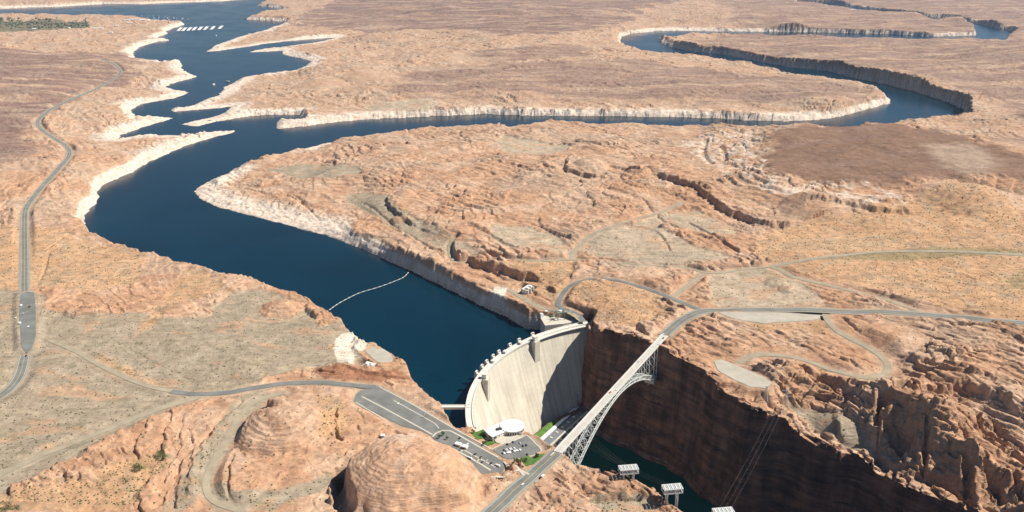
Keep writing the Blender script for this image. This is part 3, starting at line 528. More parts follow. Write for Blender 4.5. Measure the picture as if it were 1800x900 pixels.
ground = link('ground', grid_mesh('ground', X, Y, Z, c, sst(-16, -9, sdc)), ground_mat(), kind='structure', label='pink and tan desert rock plateau cut by the lake and the canyon', cat='ground')
def zat(x, y):
    """height of the finished ground"""
    i = np.clip(np.searchsorted(rows, y)-1, 0, NR-2); fy = (y-rows[i])/(rows[i+1]-rows[i])
    j = (x/(y+300)+.74)/1.48*(NC-1); j0 = int(np.clip(j, 0, NC-2)); fx = j-j0
    return float((Z[i, j0]*(1-fx)+Z[i, j0+1]*fx)*(1-fy)+(Z[i+1, j0]*(1-fx)+Z[i+1, j0+1]*fx)*fy)
# ------------------------------------------------------------------ water
def water_mat(name, col, rough, bump):
    m, nt, b = node_mat(name); N = nt.nodes.new; L = nt.links.new
    ge = N('ShaderNodeNewGeometry')
    n = N('ShaderNodeTexNoise'); n.inputs['Scale'].default_value = .004; n.inputs['Detail'].default_value = 6; L(ge.outputs['Position'], n.inputs['Vector'])
    r = N('ShaderNodeMapRange'); r.inputs['From Min'].default_value = .3; r.inputs['From Max'].default_value = .7; r.inputs['To Min'].default_value = .8; r.inputs['To Max'].default_value = 1.25; L(n.outputs['Fac'], r.inputs['Value'])
    v = N('ShaderNodeVectorMath'); v.operation = 'SCALE'; v.inputs[0].default_value = col; L(r.outputs['Result'], v.inputs['Scale']); L(v.outputs['Vector'], b.inputs['Base Color'])
    r2 = N('ShaderNodeMapRange'); r2.inputs['From Min'].default_value = .35; r2.inputs['From Max'].default_value = .65; r2.inputs['To Min'].default_value = rough*.85; r2.inputs['To Max'].default_value = rough*1.15; L(n.outputs['Fac'], r2.inputs['Value']); L(r2.outputs['Result'], b.inputs['Roughness'])
    b.inputs['IOR'].default_value = 1.333; b.inputs['Specular IOR Level'].default_value = .35
    w = N('ShaderNodeTexNoise'); w.inputs['Scale'].default_value = .18; w.inputs['Detail'].default_value = 5; L(ge.outputs['Position'], w.inputs['Vector'])
    bp = N('ShaderNodeBump'); bp.inputs['Strength'].default_value = .5; bp.inputs['Distance'].default_value = bump; L(w.outputs['Fac'], bp.inputs['Height']); L(bp.outputs['Normal'], b.inputs['Normal'])
    return m
def sheet(name, keep, z, st, m, **kw):
    """flat water: the cells of the ground lattice where keep holds"""
    k = keep[::st, ::st]; x = X[::st, ::st]; y = Y[::st, ::st]; nr, nc = k.shape
    cell = k[:-1, :-1] & k[1:, :-1] & k[:-1, 1:] & k[1:, 1:]
    i, j = np.nonzero(cell); base = i*nc+j
    q = np.stack([base, base+1, base+nc+1, base+nc], -1)
    used, inv = np.unique(q.ravel(), return_inverse=True)
    co = np.stack([x.ravel()[used], y.ravel()[used], np.full(len(used), z)], -1)
    me = bpy.data.meshes.new(name); me.from_pydata(co.tolist(), [], inv.reshape(-1, 4).tolist())
    return link(name, me, m, kind='structure', **kw)
lk = (sdl > -25-.006*Y) & (Z < 14) & ~((sdc > 7) & (sdl < -7))
sheet('lake', lk, 0.0, 3, water_mat('lake_water', (.0001, .020, .037), .2, .3), label='dark blue lake water winding between the rock shores', cat='lake')
rv = (sdf > -14) & (np.hypot(X-DC[0], Y-DC[1]) < DR-92) & (Y < 1500)
sheet('river', rv, RIVER, 2, water_mat('river_water', (.003, .085, .055), .2, .3), label='dark green river at the bottom of the shaded canyon', cat='river')
# ------------------------------------------------------------------ light, air, camera
SUN_AZ, SUN_EL = 4.0, 49.0     # azimuth as a plan angle from +X
w = bpy.data.worlds.new('World'); sc.world = w; w.use_nodes = True
nt = w.node_tree; sky = nt.nodes.new('ShaderNodeTexSky'); sky.sky_type = 'NISHITA'; sky.sun_disc = False
sky.sun_elevation = radians(SUN_EL); sky.sun_rotation = radians(90-SUN_AZ); sky.altitude = 1200; sky.air_density = 1; sky.dust_density = .2; sky.ozone_density = 2.5
nt.links.new(sky.outputs[0], nt.nodes['Background'].inputs[0]); nt.nodes['Background'].inputs[1].default_value = .06
sl = bpy.data.lights.new('sun', 'SUN'); sl.energy = 5.0; sl.angle = radians(.53); sl.color = (1, .93, .81)
so = bpy.data.objects.new('sun', sl); COL.objects.link(so)
from mathutils import Vector, Matrix
sd = Vector((cos(radians(SUN_AZ))*cos(radians(SUN_EL)), sin(radians(SUN_AZ))*cos(radians(SUN_EL)), sin(radians(SUN_EL))))
so.rotation_euler = sd.to_track_quat('Z', 'Y').to_euler()
cam = bpy.data.cameras.new('camera'); co_ = bpy.data.objects.new('camera', cam); COL.objects.link(co_); sc.camera = co_
cam.sensor_width = 36; cam.lens = 36*FPX/1800; cam.clip_start = 1; cam.clip_end = 200000
co_.location = (0, 0, CAMH); co_.rotation_euler = (pi/2-PITCH, 0, 0)
vs = sc.view_settings; vs.view_transform = 'Standard'; vs.look = 'None'; vs.gamma = 1; vs.use_curve_mapping = False; vs.exposure = .37
def haze_box():
    bm = bmesh.new(); bmesh.ops.create_cube(bm, size=1); me = bpy.data.meshes.new('haze'); bm.to_mesh(me); bm.free()
    m = bpy.data.materials.new('haze'); m.use_nodes = True; n = m.node_tree; n.nodes.remove(n.nodes['Principled BSDF'])
    v = n.nodes.new('ShaderNodeVolumePrincipled'); v.inputs['Color'].default_value = (.42, .66, 1, 1); v.inputs['Density'].default_value = HAZE; v.inputs['Anisotropy'].default_value = .2
    n.links.new(v.outputs[0], n.nodes['Material Output'].inputs['Volume'])
    o = link('haze', me, m, kind='stuff', label='thin pale blue haze over the distant desert', cat='haze')
    zt = float(Z.max())+60; zb = float(Z.min())-1.5; zt = max(zt, CAMH+40)
    o.location = (0, 23000, (zt+zb)/2); o.scale = (80000, 47500, zt-zb)
HAZE = 1.45e-5
haze_box()
sc.cycles.volume_bounces = 0; sc.cycles.max_bounces = 5; sc.cycles.diffuse_bounces = 1
# ------------------------------------------------------------------ mesh kit
class MB:
    def __init__(s): s.v = []; s.f = []; s.mi = []
    def add(s, vs_, fs, mi=0):
        o = len(s.v); s.v += [tuple(map(float, q)) for q in vs_]; s.f += [tuple(i+o for i in f) for f in fs]; s.mi += [mi]*len(fs); return s
    def box(s, c, d, rz=0, mi=0, taper=1.0):
        """c = centre of the bottom face, d = full sizes"""
        ca, sa = cos(rz), sin(rz); vs_ = []
        for z, k in ((0, 1), (d[2], taper)):
            for (a, b) in ((-1, -1), (1, -1), (1, 1), (-1, 1)):
                x = a*d[0]/2*k; y = b*d[1]/2*k; vs_.append((c[0]+x*ca-y*sa, c[1]+x*sa+y*ca, c[2]+z))
        return s.add(vs_, [(3, 2, 1, 0), (4, 5, 6, 7), (0, 1, 5, 4), (1, 2, 6, 5), (2, 3, 7, 6), (3, 0, 4, 7)], mi)
    def bar(s, a, b, w, h=None, mi=0):
        a = Vector(a); b = Vector(b); h = h or w; t = (b-a)
        if t.length < 1e-4: return s
        t.normalize(); up = Vector((0, 0, 1)) if abs(t.z) < .95 else Vector((1, 0, 0)); r = t.cross(up).normalized(); u = r.cross(t)
        vs_ = [p+r*(i*w/2)+u*(j*h/2) for p in (a, b) for (i, j) in ((-1, -1), (1, -1), (1, 1), (-1, 1))]
        return s.add(vs_, [(3, 2, 1, 0), (4, 5, 6, 7), (0, 1, 5, 4), (1, 2, 6, 5), (2, 3, 7, 6), (3, 0, 4, 7)], mi)
    def cyl(s, c, r, h, n=24, r2=None, mi=0, cap=True):
        r2 = r if r2 is None else r2
        vs_ = [(c[0]+r*cos(2*pi*i/n), c[1]+r*sin(2*pi*i/n), c[2]) for i in range(n)]+[(c[0]+r2*cos(2*pi*i/n), c[1]+r2*sin(2*pi*i/n), c[2]+h) for i in range(n)]
        fs = [(i, (i+1) % n, (i+1) % n+n, i+n) for i in range(n)]
        if cap: fs += [tuple(range(n, 2*n)), tuple(range(n-1, -1, -1))]
        return s.add(vs_, fs, mi)
    def tube(s, pts, r, n=6, mi=0):
        for a, b in zip(pts[:-1], pts[1:]): s.bar(a, b, r*2, mi=mi)
        return s
    def prism(s, poly, z0, z1, mi=0):
        n = len(poly); A = sum(poly[i][0]*poly[(i+1) % n][1]-poly[(i+1) % n][0]*poly[i][1] for i in range(n))
        if A < 0: poly = poly[::-1]
        return s.add([(p[0], p[1], z0) for p in poly]+[(p[0], p[1], z1) for p in poly], [tuple(range(n-1, -1, -1)), tuple(range(n, 2*n))]+[(i, (i+1) % n, (i+1) % n+n, i+n) for i in range(n)], mi)
    def build(s, name, m, parent=None, **kw):
        me = bpy.data.meshes.new(name); me.from_pydata(s.v, [], s.f)
        if any(s.mi): me.polygons.foreach_set('material_index', s.mi)
        o = link(name, me, m, parent=parent, **kw); return o
def thing(name, loc, label, cat, group=None, rz=0):
    o = bpy.data.objects.new(name, None); COL.objects.link(o); o.location = loc; o.rotation_euler = (0, 0, rz); o.empty_display_size = 2
    tagp(o, None, label, cat, group); return o
def pz(px, py, z): return Vector(unp(px, py, z))
def onground(px, py):
    z = 40.0
    for _ in range(14):
        p = unp(px, py, z); z = .5*z+.5*zat(p[0], p[1])
    return Vector((p[0], p[1], zat(p[0], p[1])))
M_ASPH = mat('asphalt', (.185, .187, .175), .9, .2, .05, bump=.05); M_GRAV = mat('gravel', (.36, .30, .215), .95, .15, .06); M_PALE = mat('pale_gravel', (.44, .40, .33), .95, .12, .06)
M_LINE = mat('road_paint', (.72, .70, .62), .7, .1, 1); M_YEL = mat('yellow_paint', (.62, .45, .10), .7, .1, 1); M_KERB = mat('kerb_concrete', (.56, .51, .42), .85, .1, .3)
M_CONC = mat('concrete', (.60, .55, .46), .85, .10, .2); M_CONCW = mat('pale_concrete', (.70, .67, .60), .8, .08, .3); M_WHITE = mat('white_paint', (.80, .80, .80), .5, .05, .5)
M_STEEL = mat('galvanised_steel', (.72, .74, .72), .55, .1, .5, .15); M_DARK = mat('dark_metal', (.05, .055, .06), .6, .2, .5); M_WIRE = mat('weathered_wire', (.22, .21, .20), .7, .1, 1); M_GREEN = mat('green_steel', (.10, .17, .13), .6, .2, .5)
M_ROOF = mat('grey_roof', (.17, .18, .20), .8, .2, .1); M_GLASS = mat('dark_glass', (.03, .04, .05), .15, .2, .5); M_GRASS = mat('lawn', (.085, .17, .03), .95, .3, .12, bump=.2)
M_BLUE = mat('blue_float', (.07, .22, .38), .5, .2, .5); M_RUST = mat('brown_metal', (.20, .10, .06), .8, .2, .5); M_LEAF = mat('foliage', (.055, .095, .03), .9, .35, .5); M_LEAF2 = mat('scrub_leaves', (.095, .10, .045), .9, .35, .3); M_BARK = mat('bark', (.16, .11, .07), .9, .2, 1)
# ------------------------------------------------------------------ roads
def strip(P, hw, zf, off=0.0, inner=None):
    P = np.asarray(P); t = np.gradient(P, axis=0); t /= np.linalg.norm(t, axis=1)[:, None]; n = np.stack([-t[:, 1], t[:, 0]], 1)
    if inner is None: cs = np.linspace(-hw, hw, 5)
    else: cs = np.array([inner-hw, inner+hw])
    k = len(cs); Q = (P[:, None, :]+n[:, None, :]*cs[None, :, None]).reshape(-1, 2); z = zf(Q[:, 0], Q[:, 1])+off
    f = [(i*k+j, (i+1)*k+j, (i+1)*k+j+1, i*k+j+1) for i in range(len(P)-1) for j in range(k-1)]
    f = [(a, d, c_, b) for (a, b, c_, d) in f]
    return [(q[0], q[1], zz) for q, zz in zip(Q, z)], f
NAMES = {'highway': 'grey two lane highway running down the left side of the desert', 'bridge_highway_west': 'wide highway leading up to the near end of the arch bridge', 'bridge_highway_east': 'wide highway running right from the far end of the arch bridge', 'dam_access_road': 'grey access road curving from the car park to the left',
 'faded_road': 'faded grey track running from the junction to the left highway', 'gravel_road': 'straight gravel road crossing the bottom left flat', 'east_access_road': 'narrow road looping down to the far end of the dam', 'canyon_track': 'hairpin gravel road on the ledge above the canyon', 'mesa_track': 'pale dirt track winding over the middle promontory', 'upper_track': 'dirt track running to the right edge below the mesa',
 'lower_track': 'dirt track joining the highway at the right', 'link_track': 'faint dirt track past the oval clearing', 'crossing_track': 'short dirt track between two roads', 'spillway_track': 'dirt track beside the far spillway', 'west_link_track': 'short dirt track to the near spillway', 'quarry_track': 'dirt track between the two rock domes'}
for k, (P, hw, s) in ROADW.items():
    mb = MB(); v_, f_ = strip(P, hw, G, .02 if s == 'asphalt' else .0); mb.add(v_, f_, 0)
    ms = [M_ASPH if s == 'asphalt' else M_GRAV]
    if 'highway' in k:
        for off, wd, mi in ((0, .25, 2), (hw-1.2, .22, 1), (-hw+1.2, .22, 1)):
            v_, f_ = strip(P, wd, G, .10, off); mb.add(v_, f_, mi)
        for sgn in (-1, 1):
            v_, f_ = strip(P, 1.1, G, -.02, sgn*(hw+1.1)); mb.add(v_, f_, 3)
        ms = [M_ASPH, M_LINE, M_YEL, M_GRAV]
    o = mb.build('road', ms, kind='structure'); o['label'] = NAMES[k]; o['category'] = 'road'
for k, (P, z, s) in PADW.items():
    pts = [tuple(p) for p in P]; mb = MB(); mb.prism(pts, z-.9, z+.06)
    lb = {'upper_parking': 'long grey car park above the dam', 'visitor_parking': 'small grey car park beside the visitor centre', 'overlook_pad': 'pale gravel turning pad on the canyon rim', 'gravel_yard': 'pale gravel yard below the highway', 'checkpoint_apron': 'wide asphalt apron on the left highway', 'spillway_apron': 'pale gravel pad above the near spillway'}[k]
    o = mb.build('parking_lot' if 'parking' in k else 'pavement', M_ASPH if s == 'asphalt' else M_PALE, kind='structure'); o['label'] = lb; o['category'] = 'pavement'
KERBS = [([(625,707),(660,728),(707,757)],1.1),([(636,697),(665,712),(700,731),(735,750),(760,764)],1.2),([(667,680),(720,708),(787,747),(830,771),(883,800)],1.0),([(760,768),(767,761),(778,757),(790,757),(815,770),(845,787),(876,804)],1.3),
 ([(782,782),(808,795),(837,811),(863,827)],1.3),([(815,791),(843,806),(871,821)],1.0),([(808,795),(822,787)],1.0),([(838,811),(847,804)],1.0),([(692,704),(730,725),(765,745),(772,753)],.8)]
for pts, hw in KERBS:
    P = dens([unp(a, b, 40)[:2] for a, b in pts], 8); mb = MB(); v_, f_ = strip(P, hw, lambda x, y: x*0+40.22); v2, _ = strip(P, hw, lambda x, y: x*0+39.9)
    mb.add(v_, f_); mb.build('kerb', M_KERB, kind='structure', label='pale raised kerb between the parking lanes', cat='kerb')
for pts, hw in [([(864,790),(885,780),(913,766),(926,765),(942,780),(952,793),(930,803),(900,808)],1.0)]:
    P = dens([unp(a, b, 40.6)[:2] for a, b in pts], 8); mb = MB(); v_, f_ = strip(P, hw, lambda x, y: x*0+40.84); mb.add(v_, f_); mb.build('kerb', M_KERB, kind='structure', label='pale kerb round the small car park', cat='kerb')
for pts, hw in [([(886,812),(900,820),(915,827),(930,834)],1.6),([(863,842),(885,839),(900,831),(912,827),(921,836)],2.0)]:
    P = dens(gps(pts), 6); mb = MB(); v_, f_ = strip(P, hw, lambda x, y: np.array([max(zat(a, b), float(G(np.array([a]), np.array([b]))[0])) for a, b in zip(x, y)])+.3); mb.add(v_, f_); mb.build('path', M_KERB, kind='structure', label='pale path between the car park and the highway', cat='path')
# lawns
def drape(name, pts, m, off, z=None, **kw):
    pw = np.array([unp(a, b, z)[:2] for a, b in pts]) if z is not None else gps(pts)
    x0, y0 = pw.min(0); x1, y1 = pw.max(0); st_ = 2.0; gx, gy = np.meshgrid(np.arange(x0, x1, st_), np.arange(y0, y1, st_), indexing='ij')
    k_ = sdist(pw, gx, gy, 30) > -.5
    zz = np.array([[zat(gx[i, j], gy[i, j]) if k_[i, j] else 0 for j in range(gx.shape[1])] for i in range(gx.shape[0])])+off
    i, j = np.nonzero(k_[:-1, :-1] & k_[1:, :-1] & k_[:-1, 1:] & k_[1:, 1:]); nc = gx.shape[1]; b0 = i*nc+j
    q = np.stack([b0, b0+nc, b0+nc+1, b0+1], -1); used, inv = np.unique(q.ravel(), return_inverse=True)
    me = bpy.data.meshes.new(name); me.from_pydata(np.stack([gx.ravel()[used], gy.ravel()[used], zz.ravel()[used]], -1).tolist(), [], inv.reshape(-1, 4).tolist())
    return link(name, me, m, **kw)
drape('lawn', [(912,752),(925,742),(941,730),(955,723),(976,720),(985,728),(975,740),(952,766),(940,768)], M_GRASS, .6, -90, kind='stuff', label='green lawn on the slope at the foot of the dam', cat='grass')
drape('lawn', [(826,761),(838,755),(850,753),(855,762),(852,770),(838,774)], M_GRASS, .5, None, kind='stuff', label='small green lawn between the car park and the dam end', cat='grass')
drape('lawn', [(845,779),(858,772),(874,768),(878,774),(868,781),(856,785)], M_GRASS, .5, None, kind='stuff', label='green planting in front of the white round building', cat='grass')
drape('lawn', [(896,813),(915,808),(940,802),(962,796),(955,806),(938,816),(918,820)], M_GRASS, .5, None, kind='stuff', label='green bank between the small car park and the bridge road', cat='grass')
drape('lawn', [(768,770),(778,765),(790,768),(790,778),(780,782)], M_GRASS, .4, None, kind='stuff', label='green island at the head of the parking lanes', cat='grass')
# ------------------------------------------------------------------ the dam
FS = .345
def dam_mat():
    m, nt, b = node_mat('dam_concrete'); N = nt.nodes.new; L = nt.links.new
    uv = N('ShaderNodeUVMap'); mp = N('ShaderNodeMapping'); mp.inputs['Scale'].default_value = (.16, .006, 1); L(uv.outputs[0], mp.inputs['Vector'])
    n1 = N('ShaderNodeTexNoise'); n1.inputs['Scale'].default_value = 1; n1.inputs['Detail'].default_value = 6; n1.inputs['Roughness'].default_value = .6; L(mp.outputs[0], n1.inputs['Vector'])
    mp2 = N('ShaderNodeMapping'); mp2.inputs['Scale'].default_value = (.02, .02, 1); L(uv.outputs[0], mp2.inputs['Vector'])
    n2 = N('ShaderNodeTexNoise'); n2.inputs['Scale'].default_value = 1; n2.inputs['Detail'].default_value = 5; L(mp2.outputs[0], n2.inputs['Vector'])
    br = N('ShaderNodeTexBrick'); br.inputs['Scale'].default_value = 1; br.inputs['Brick Width'].default_value = 12; br.inputs['Row Height'].default_value = 2.3; br.inputs['Mortar Size'].default_value = .12; br.offset = 0
    br.inputs['Color1'].default_value = (1, 1, 1, 1); br.inputs['Color2'].default_value = (.93, .93, .93, 1); br.inputs['Mortar'].default_value = (.86, .85, .83, 1); L(uv.outputs[0], br.inputs['Vector'])
    r1 = N('ShaderNodeValToRGB'); r1.color_ramp.elements[0].position = .34; r1.color_ramp.elements[0].color = (.53, .475, .39, 1); r1.color_ramp.elements[1].position = .62; r1.color_ramp.elements[1].color = (.70, .645, .54, 1); L(n1.outputs['Fac'], r1.inputs[0])
    r2 = N('ShaderNodeMapRange'); r2.inputs['From Min'].default_value = .3; r2.inputs['From Max'].default_value = .7; r2.inputs['To Min'].default_value = .88; r2.inputs['To Max'].default_value = 1.1; L(n2.outputs['Fac'], r2.inputs[0])
    v = N('ShaderNodeVectorMath'); v.operation = 'SCALE'; L(r1.outputs[0], v.inputs[0]); L(r2.outputs[0], v.inputs['Scale'])
    v2 = N('ShaderNodeVectorMath'); v2.operation = 'MULTIPLY'; L(v.outputs[0], v2.inputs[0]); L(br.outputs['Color'], v2.inputs[1])
    L(v2.outputs[0], b.inputs['Base Color']); b.inputs['Roughness'].default_value = .85; return m
M_DAM = dam_mat()
dam = thing('concrete_dam', (DC[0], DC[1], 0), 'tall curved pale concrete arch dam holding back the lake', 'dam')
def dam_sweep(name, sec, k0, k1, n, m, uv=False, parent=None):
    """sec = closed outline of (s downstream, z)"""
    ks = np.linspace(k0, k1, n); V = []; ns = len(sec)
    for k in ks:
        for (s, z) in sec:
            q = arc(k, DR-s); V.append((q[0]-DC[0], q[1]-DC[1], z))
    F = [(i*ns+j, i*ns+(j+1) % ns, (i+1)*ns+(j+1) % ns, (i+1)*ns+j) for i in range(n-1) for j in range(ns)]
    F += [tuple(range(ns-1, -1, -1)), tuple((n-1)*ns+j for j in range(ns))]
    me = bpy.data.meshes.new(name); me.from_pydata(V, [], F)
    bm = bmesh.new(); bm.from_mesh(me); bmesh.ops.recalc_face_normals(bm, faces=bm.faces[:])
    if uv:
        ul = bm.loops.layers.uv.new('UVMap')
        for f in bm.faces:
            for l in f.loops:
                i = l.vert.index//ns; l[ul].uv = (ks[i]*475, l.vert.co.z)
    bm.to_mesh(me); bm.free()
    return link(name, me, m, parent=parent if parent is not None else dam)
zs = [CREST-3.2-(CREST-3.2-(RIVER+8))*t for t in np.linspace(0, 1, 12)]
dam_sweep('dam_wall', [(0, RIVER-6), (0, CREST-.4), (9.5, CREST-.4), (9.5, CREST-3.2)]+[(8.2+(CREST-3.2-z)*FS*(.9+.12*(CREST-z)/160), z) for z in zs]+[(8.2+(CREST-RIVER)*FS*1.03, RIVER-6)], -.03, 1.012, 90, M_DAM, uv=True)
dam_sweep('roadway', [(.8, CREST-.38), (.8, CREST+.02), (8.9, CREST+.02), (8.9, CREST-.38)], -.03, 1.012, 90, M_CONCW)
dam_sweep('parapet', [(-.3, CREST-1.5), (-.3, CREST+1.3), (.6, CREST+1.3), (.6, CREST-.39)], -.02, 1.01, 90, M_CONCW)
dam_sweep('parapet', [(9.1, CREST-.39), (9.1, CREST+1.2), (9.9, CREST+1.2), (9.9, CREST-1.8)], -.0, 1.01, 90, M_CONCW)
dam_sweep('crest_overhang', [(9.52, CREST-3.0), (9.92, CREST-1.8), (14.5, CREST-1.8), (14.5, CREST-3.0)], .745, .99, 30, M_CONCW)
dam_sweep('face_footway', [(9.95, CREST-.6), (9.95, CREST-.2), (12.6, CREST-.2), (12.6, CREST-2.4), (9.95, CREST-4.2)], .0, .22, 20, M_CONC)
def on_arc(k, s, z):
    q = arc(k, DR-s); a = da0+(da1-da0)*k; return (q[0]-DC[0], q[1]-DC[1], z), a+pi     # x axis points downstream
for k in (.345, .725):
    c_, a = on_arc(k, 14.6, CREST-46); mb = MB(); mb.box(c_, (11, 12, 45.6), a, taper=1.0)
    o = mb.build('elevator_shaft', M_CONC, dam)
    c_, a = on_arc(k, 13, CREST+.1); mb = MB(); mb.box(c_, (7, 7, 7), a); mb.box((c_[0], c_[1], c_[2]+7), (8, 8, .8), a); t_ = mb.build('elevator_house', M_CONCW, dam)
    mb = MB(); c2, a = on_arc(k, 9.3, CREST+1); mb.box(c2, (.5, 3, 3.5), a); mb.build('door', M_DARK, t_)
for k in (.367, .418, .458, .507, .548, .62, .675, .75):
    c_, a = on_arc(k, -4.2, CREST-45); mb = MB(); mb.box(c_, (6.6, 4.2, 46), a); o = mb.build('intake_tower', M_CONCW, dam)
    mb = MB(); c_, a = on_arc(k, -4.4, CREST+1.05); mb.box(c_, (4.5, 7, 1.0), a)
    for sgn in (-1, 1):
        e = (c_[0]-sgn*sin(a)*3, c_[1]+sgn*cos(a)*3, c_[2]+1.2); mb.box(e, (3, 1.1, 2.6), a)
    mb.box((c_[0], c_[1], c_[2]+3.4), (2.4, 6.4, .7), a); mb.build('hoist_frame', M_CONCW, o)
for k in (.47, .56, .66):
    c_, a = on_arc(k, 5, CREST+.03); mb = MB(); mb.box(c_, (5, 6, 4), a); mb.box((c_[0], c_[1], c_[2]+4), (5.6, 6.6, .5), a); mb.build('hoist_house', M_CONCW, dam)
# gantry and crane yard at the far end of the dam
cp = pz(985, 560, CREST); gm = MB()
gt = thing('gantry_crane', (cp.x, cp.y, CREST-1), 'dark green gantry crane on the platform at the far end of the dam', 'crane', rz=radians(20))
for sx in (-1, 1):
    for sy in (-1, 1): MB().bar((sx*7, sy*5, -1), (sx*6, sy*5, 13), .9).build('leg', M_GREEN, gt)
m1 = MB()
for sy in (-1, 1): m1.bar((-11, sy*5, 13.6), (11, sy*5, 13.6), .9, 1.4)
for sx in (-1, 0, 1): m1.bar((sx*7, -5, 13.6), (sx*7, 5, 13.6), .8, 1)
m1.build('bridge_beam', M_GREEN, gt); MB().box((0, 0, 14.4), (5, 5, 3), 0).build('trolley', M_WHITE, gt)
pts = [pz(a, b, CREST-1.2)[:2] for a, b in [(958,572),(950,558),(962,551),(985,552),(1008,553),(1020,560),(1022,563),(990,569)]]
pl = thing('intake_platform', (pts[0][0], pts[0][1], 0), 'concrete service platform beside the far end of the dam with cranes on it', 'platform')
lp = [(p[0]-pts[0][0], p[1]-pts[0][1]) for p in pts]
MB().prism(lp, -30, CREST-1.3).build('deck', M_CONC, pl)
for (a, b) in ((952, 557), (960, 552)):
    p = pz(a, b, CREST-1); MB().box((p.x-pts[0][0], p.y-pts[0][1], CREST-1.3), (6, 6, 7), .4, taper=.9).build('hoist_house', M_WHITE, pl)
p = pz(1005, 555, CREST); cr = thing('mobile_crane', (p.x, p.y, CREST-1.3), 'white crane mast standing on the platform at the far dam end', 'crane')
MB().box((0, 0, 0), (4, 8, 2.2), .3).box((0, 1, 2.2), (3, 3.4, 2.6), .3).build('cab', M_WHITE, cr); MB().bar((0, -1, 3), (-5, -3, 19), .9).build('boom', M_WHITE, cr)
p = pz(970, 556, CREST); cr = thing('derrick_crane', (p.x, p.y, CREST-1.3), 'small green derrick crane left of the gantry at the far dam end', 'crane')
MB().box((0, 0, 0), (5, 5, 3), .3).build('base', M_GREEN, cr); MB().bar((0, 0, 3), (0, 0, 12), .8).bar((0, 0, 4), (9, 3, 13), .6).bar((0, 0, 12), (9, 3, 13), .3).build('boom', M_GREEN, cr)
# approach bridge from the near cliff to the crest
A = pz(776, 714.5, CREST-.1); B = pz(824, 714.5, CREST-.1); cx = (A+B)/2; L_ = (B-A).length; az = atan2(B.y-A.y, B.x-A.x)
ab = thing('approach_bridge', (cx.x, cx.y, 0), 'short concrete road bridge over the water from the cliff to the dam crest', 'bridge', rz=az)
MB().box((0, 0, CREST-1.4), (L_+2, 8.5, 1.2)).build('deck', M_CONCW, ab)
for s_ in (-1, 1): MB().box((0, s_*4.0, CREST-.19), (L_+2, .5, 1.2)).build('parapet', M_CONCW, ab)
for s_ in (-1, 1): MB().box((0, s_*2.8, CREST-3.6), (L_+2, .9, 2.19)).build('girder', M_CONC, ab)
# ------------------------------------------------------------------ power plant
A = np.array([44.0, 1243.0]); u = np.array([cos(radians(57.6)), sin(radians(57.6))]); nrm = np.array([u[1], -u[0]])
pp = thing('power_plant', (A[0], A[1], 0), 'long low hydroelectric power house at the foot of the dam, half in shade', 'building', rz=radians(57.6))
FL = RIVER-4
# local x along the plant, local -y downstream
MB().box((88, -11, FL), (190, 24, 34.8)).build('turbine_hall', M_CONC, pp)
MB().box((88, -11.2, FL+34.82), (186, 18, .5)).build('roof', M_ROOF, pp)
MB().box((62, -1.2, FL+34.83), (134, 6.4, 2.6)).build('roof_gallery', M_WHITE, pp)
for i in range(9): MB().box((4+i*20, -11.5, FL+35.33), (2.4, 5, 1.0)).build('skylight', M_CONCW, pp)
MB().box((84, -30, FL), (182, 13.8, 24)).build('transformer_deck', M_CONC, pp)
for i in range(8):
    x_ = 4+i*20.5; t_ = MB().box((x_, -29, FL+24.02), (8, 6, 6)).box((x_, -29, FL+30.02), (6.6, 4.6, 1.0)).build('transformer', M_STEEL, pp)
    MB().bar((x_-4, -34, FL+24), (x_-1, -34, FL+40), .6).bar((x_+2, -34, FL+24), (x_-1, -34, FL+40), .6).bar((x_-1, -34, FL+40), (x_-1, -25, FL+40), .6).build('line_frame', M_WHITE, pp)
    MB().box((x_+9, -29, FL+24.02), (.8, 9, 7.5)).build('blast_wall', M_CONCW, pp)
MB().box((200, -14, FL), (33, 40, 37)).box((200, -14, FL+37.01), (30, 37, .6)).build('service_bay', M_CONCW, pp)
for i in range(9): MB().box((4+i*20.5, -37.5, FL), (4, 1.9, 20)).build('draft_pier', M_CONC, pp)
# ------------------------------------------------------------------ the steel arch bridge
E0 = np.array([*unp(981, 794, 54.6)]); E1 = np.array([*unp(1168, 589.5, 58.2)])
bx = E1-E0; BL = hypot(bx[0], bx[1]); baz = atan2(bx[1], bx[0])
br = thing('arch_bridge', tuple(E0), 'pale steel arch road bridge crossing the canyon below the dam', 'bridge', rz=baz)
slope = (E1[2]-E0[2])/BL
def bp_(x, y, z): return (x, y, z+slope*x)
HW = 6.0; T0, T1 = .115*BL, .845*BL; RISE = 43.0
def archz(x, off=0): 
    t = (x-T0)/(T1-T0); return -4.0-off-RISE*(1-(1-(2*t-1)**2))
mb = MB(); mb.bar(bp_(-1, 0, -.35), bp_(BL+1, 0, -.35), HW*2, .9); mb.build('deck', M_CONCW, br)
mb = MB(); mb.bar(bp_(-1, 0, .14), bp_(BL+1, 0, .14), HW*2-3.4, .06); mb.build('roadway', mat('bridge_road', (.52, .50, .46), .85, .1, .1), br)
mb = MB(); mb.bar(bp_(0, 0, .20), bp_(BL, 0, .20), .25, .05); mb.build('road_marking', M_YEL, br)
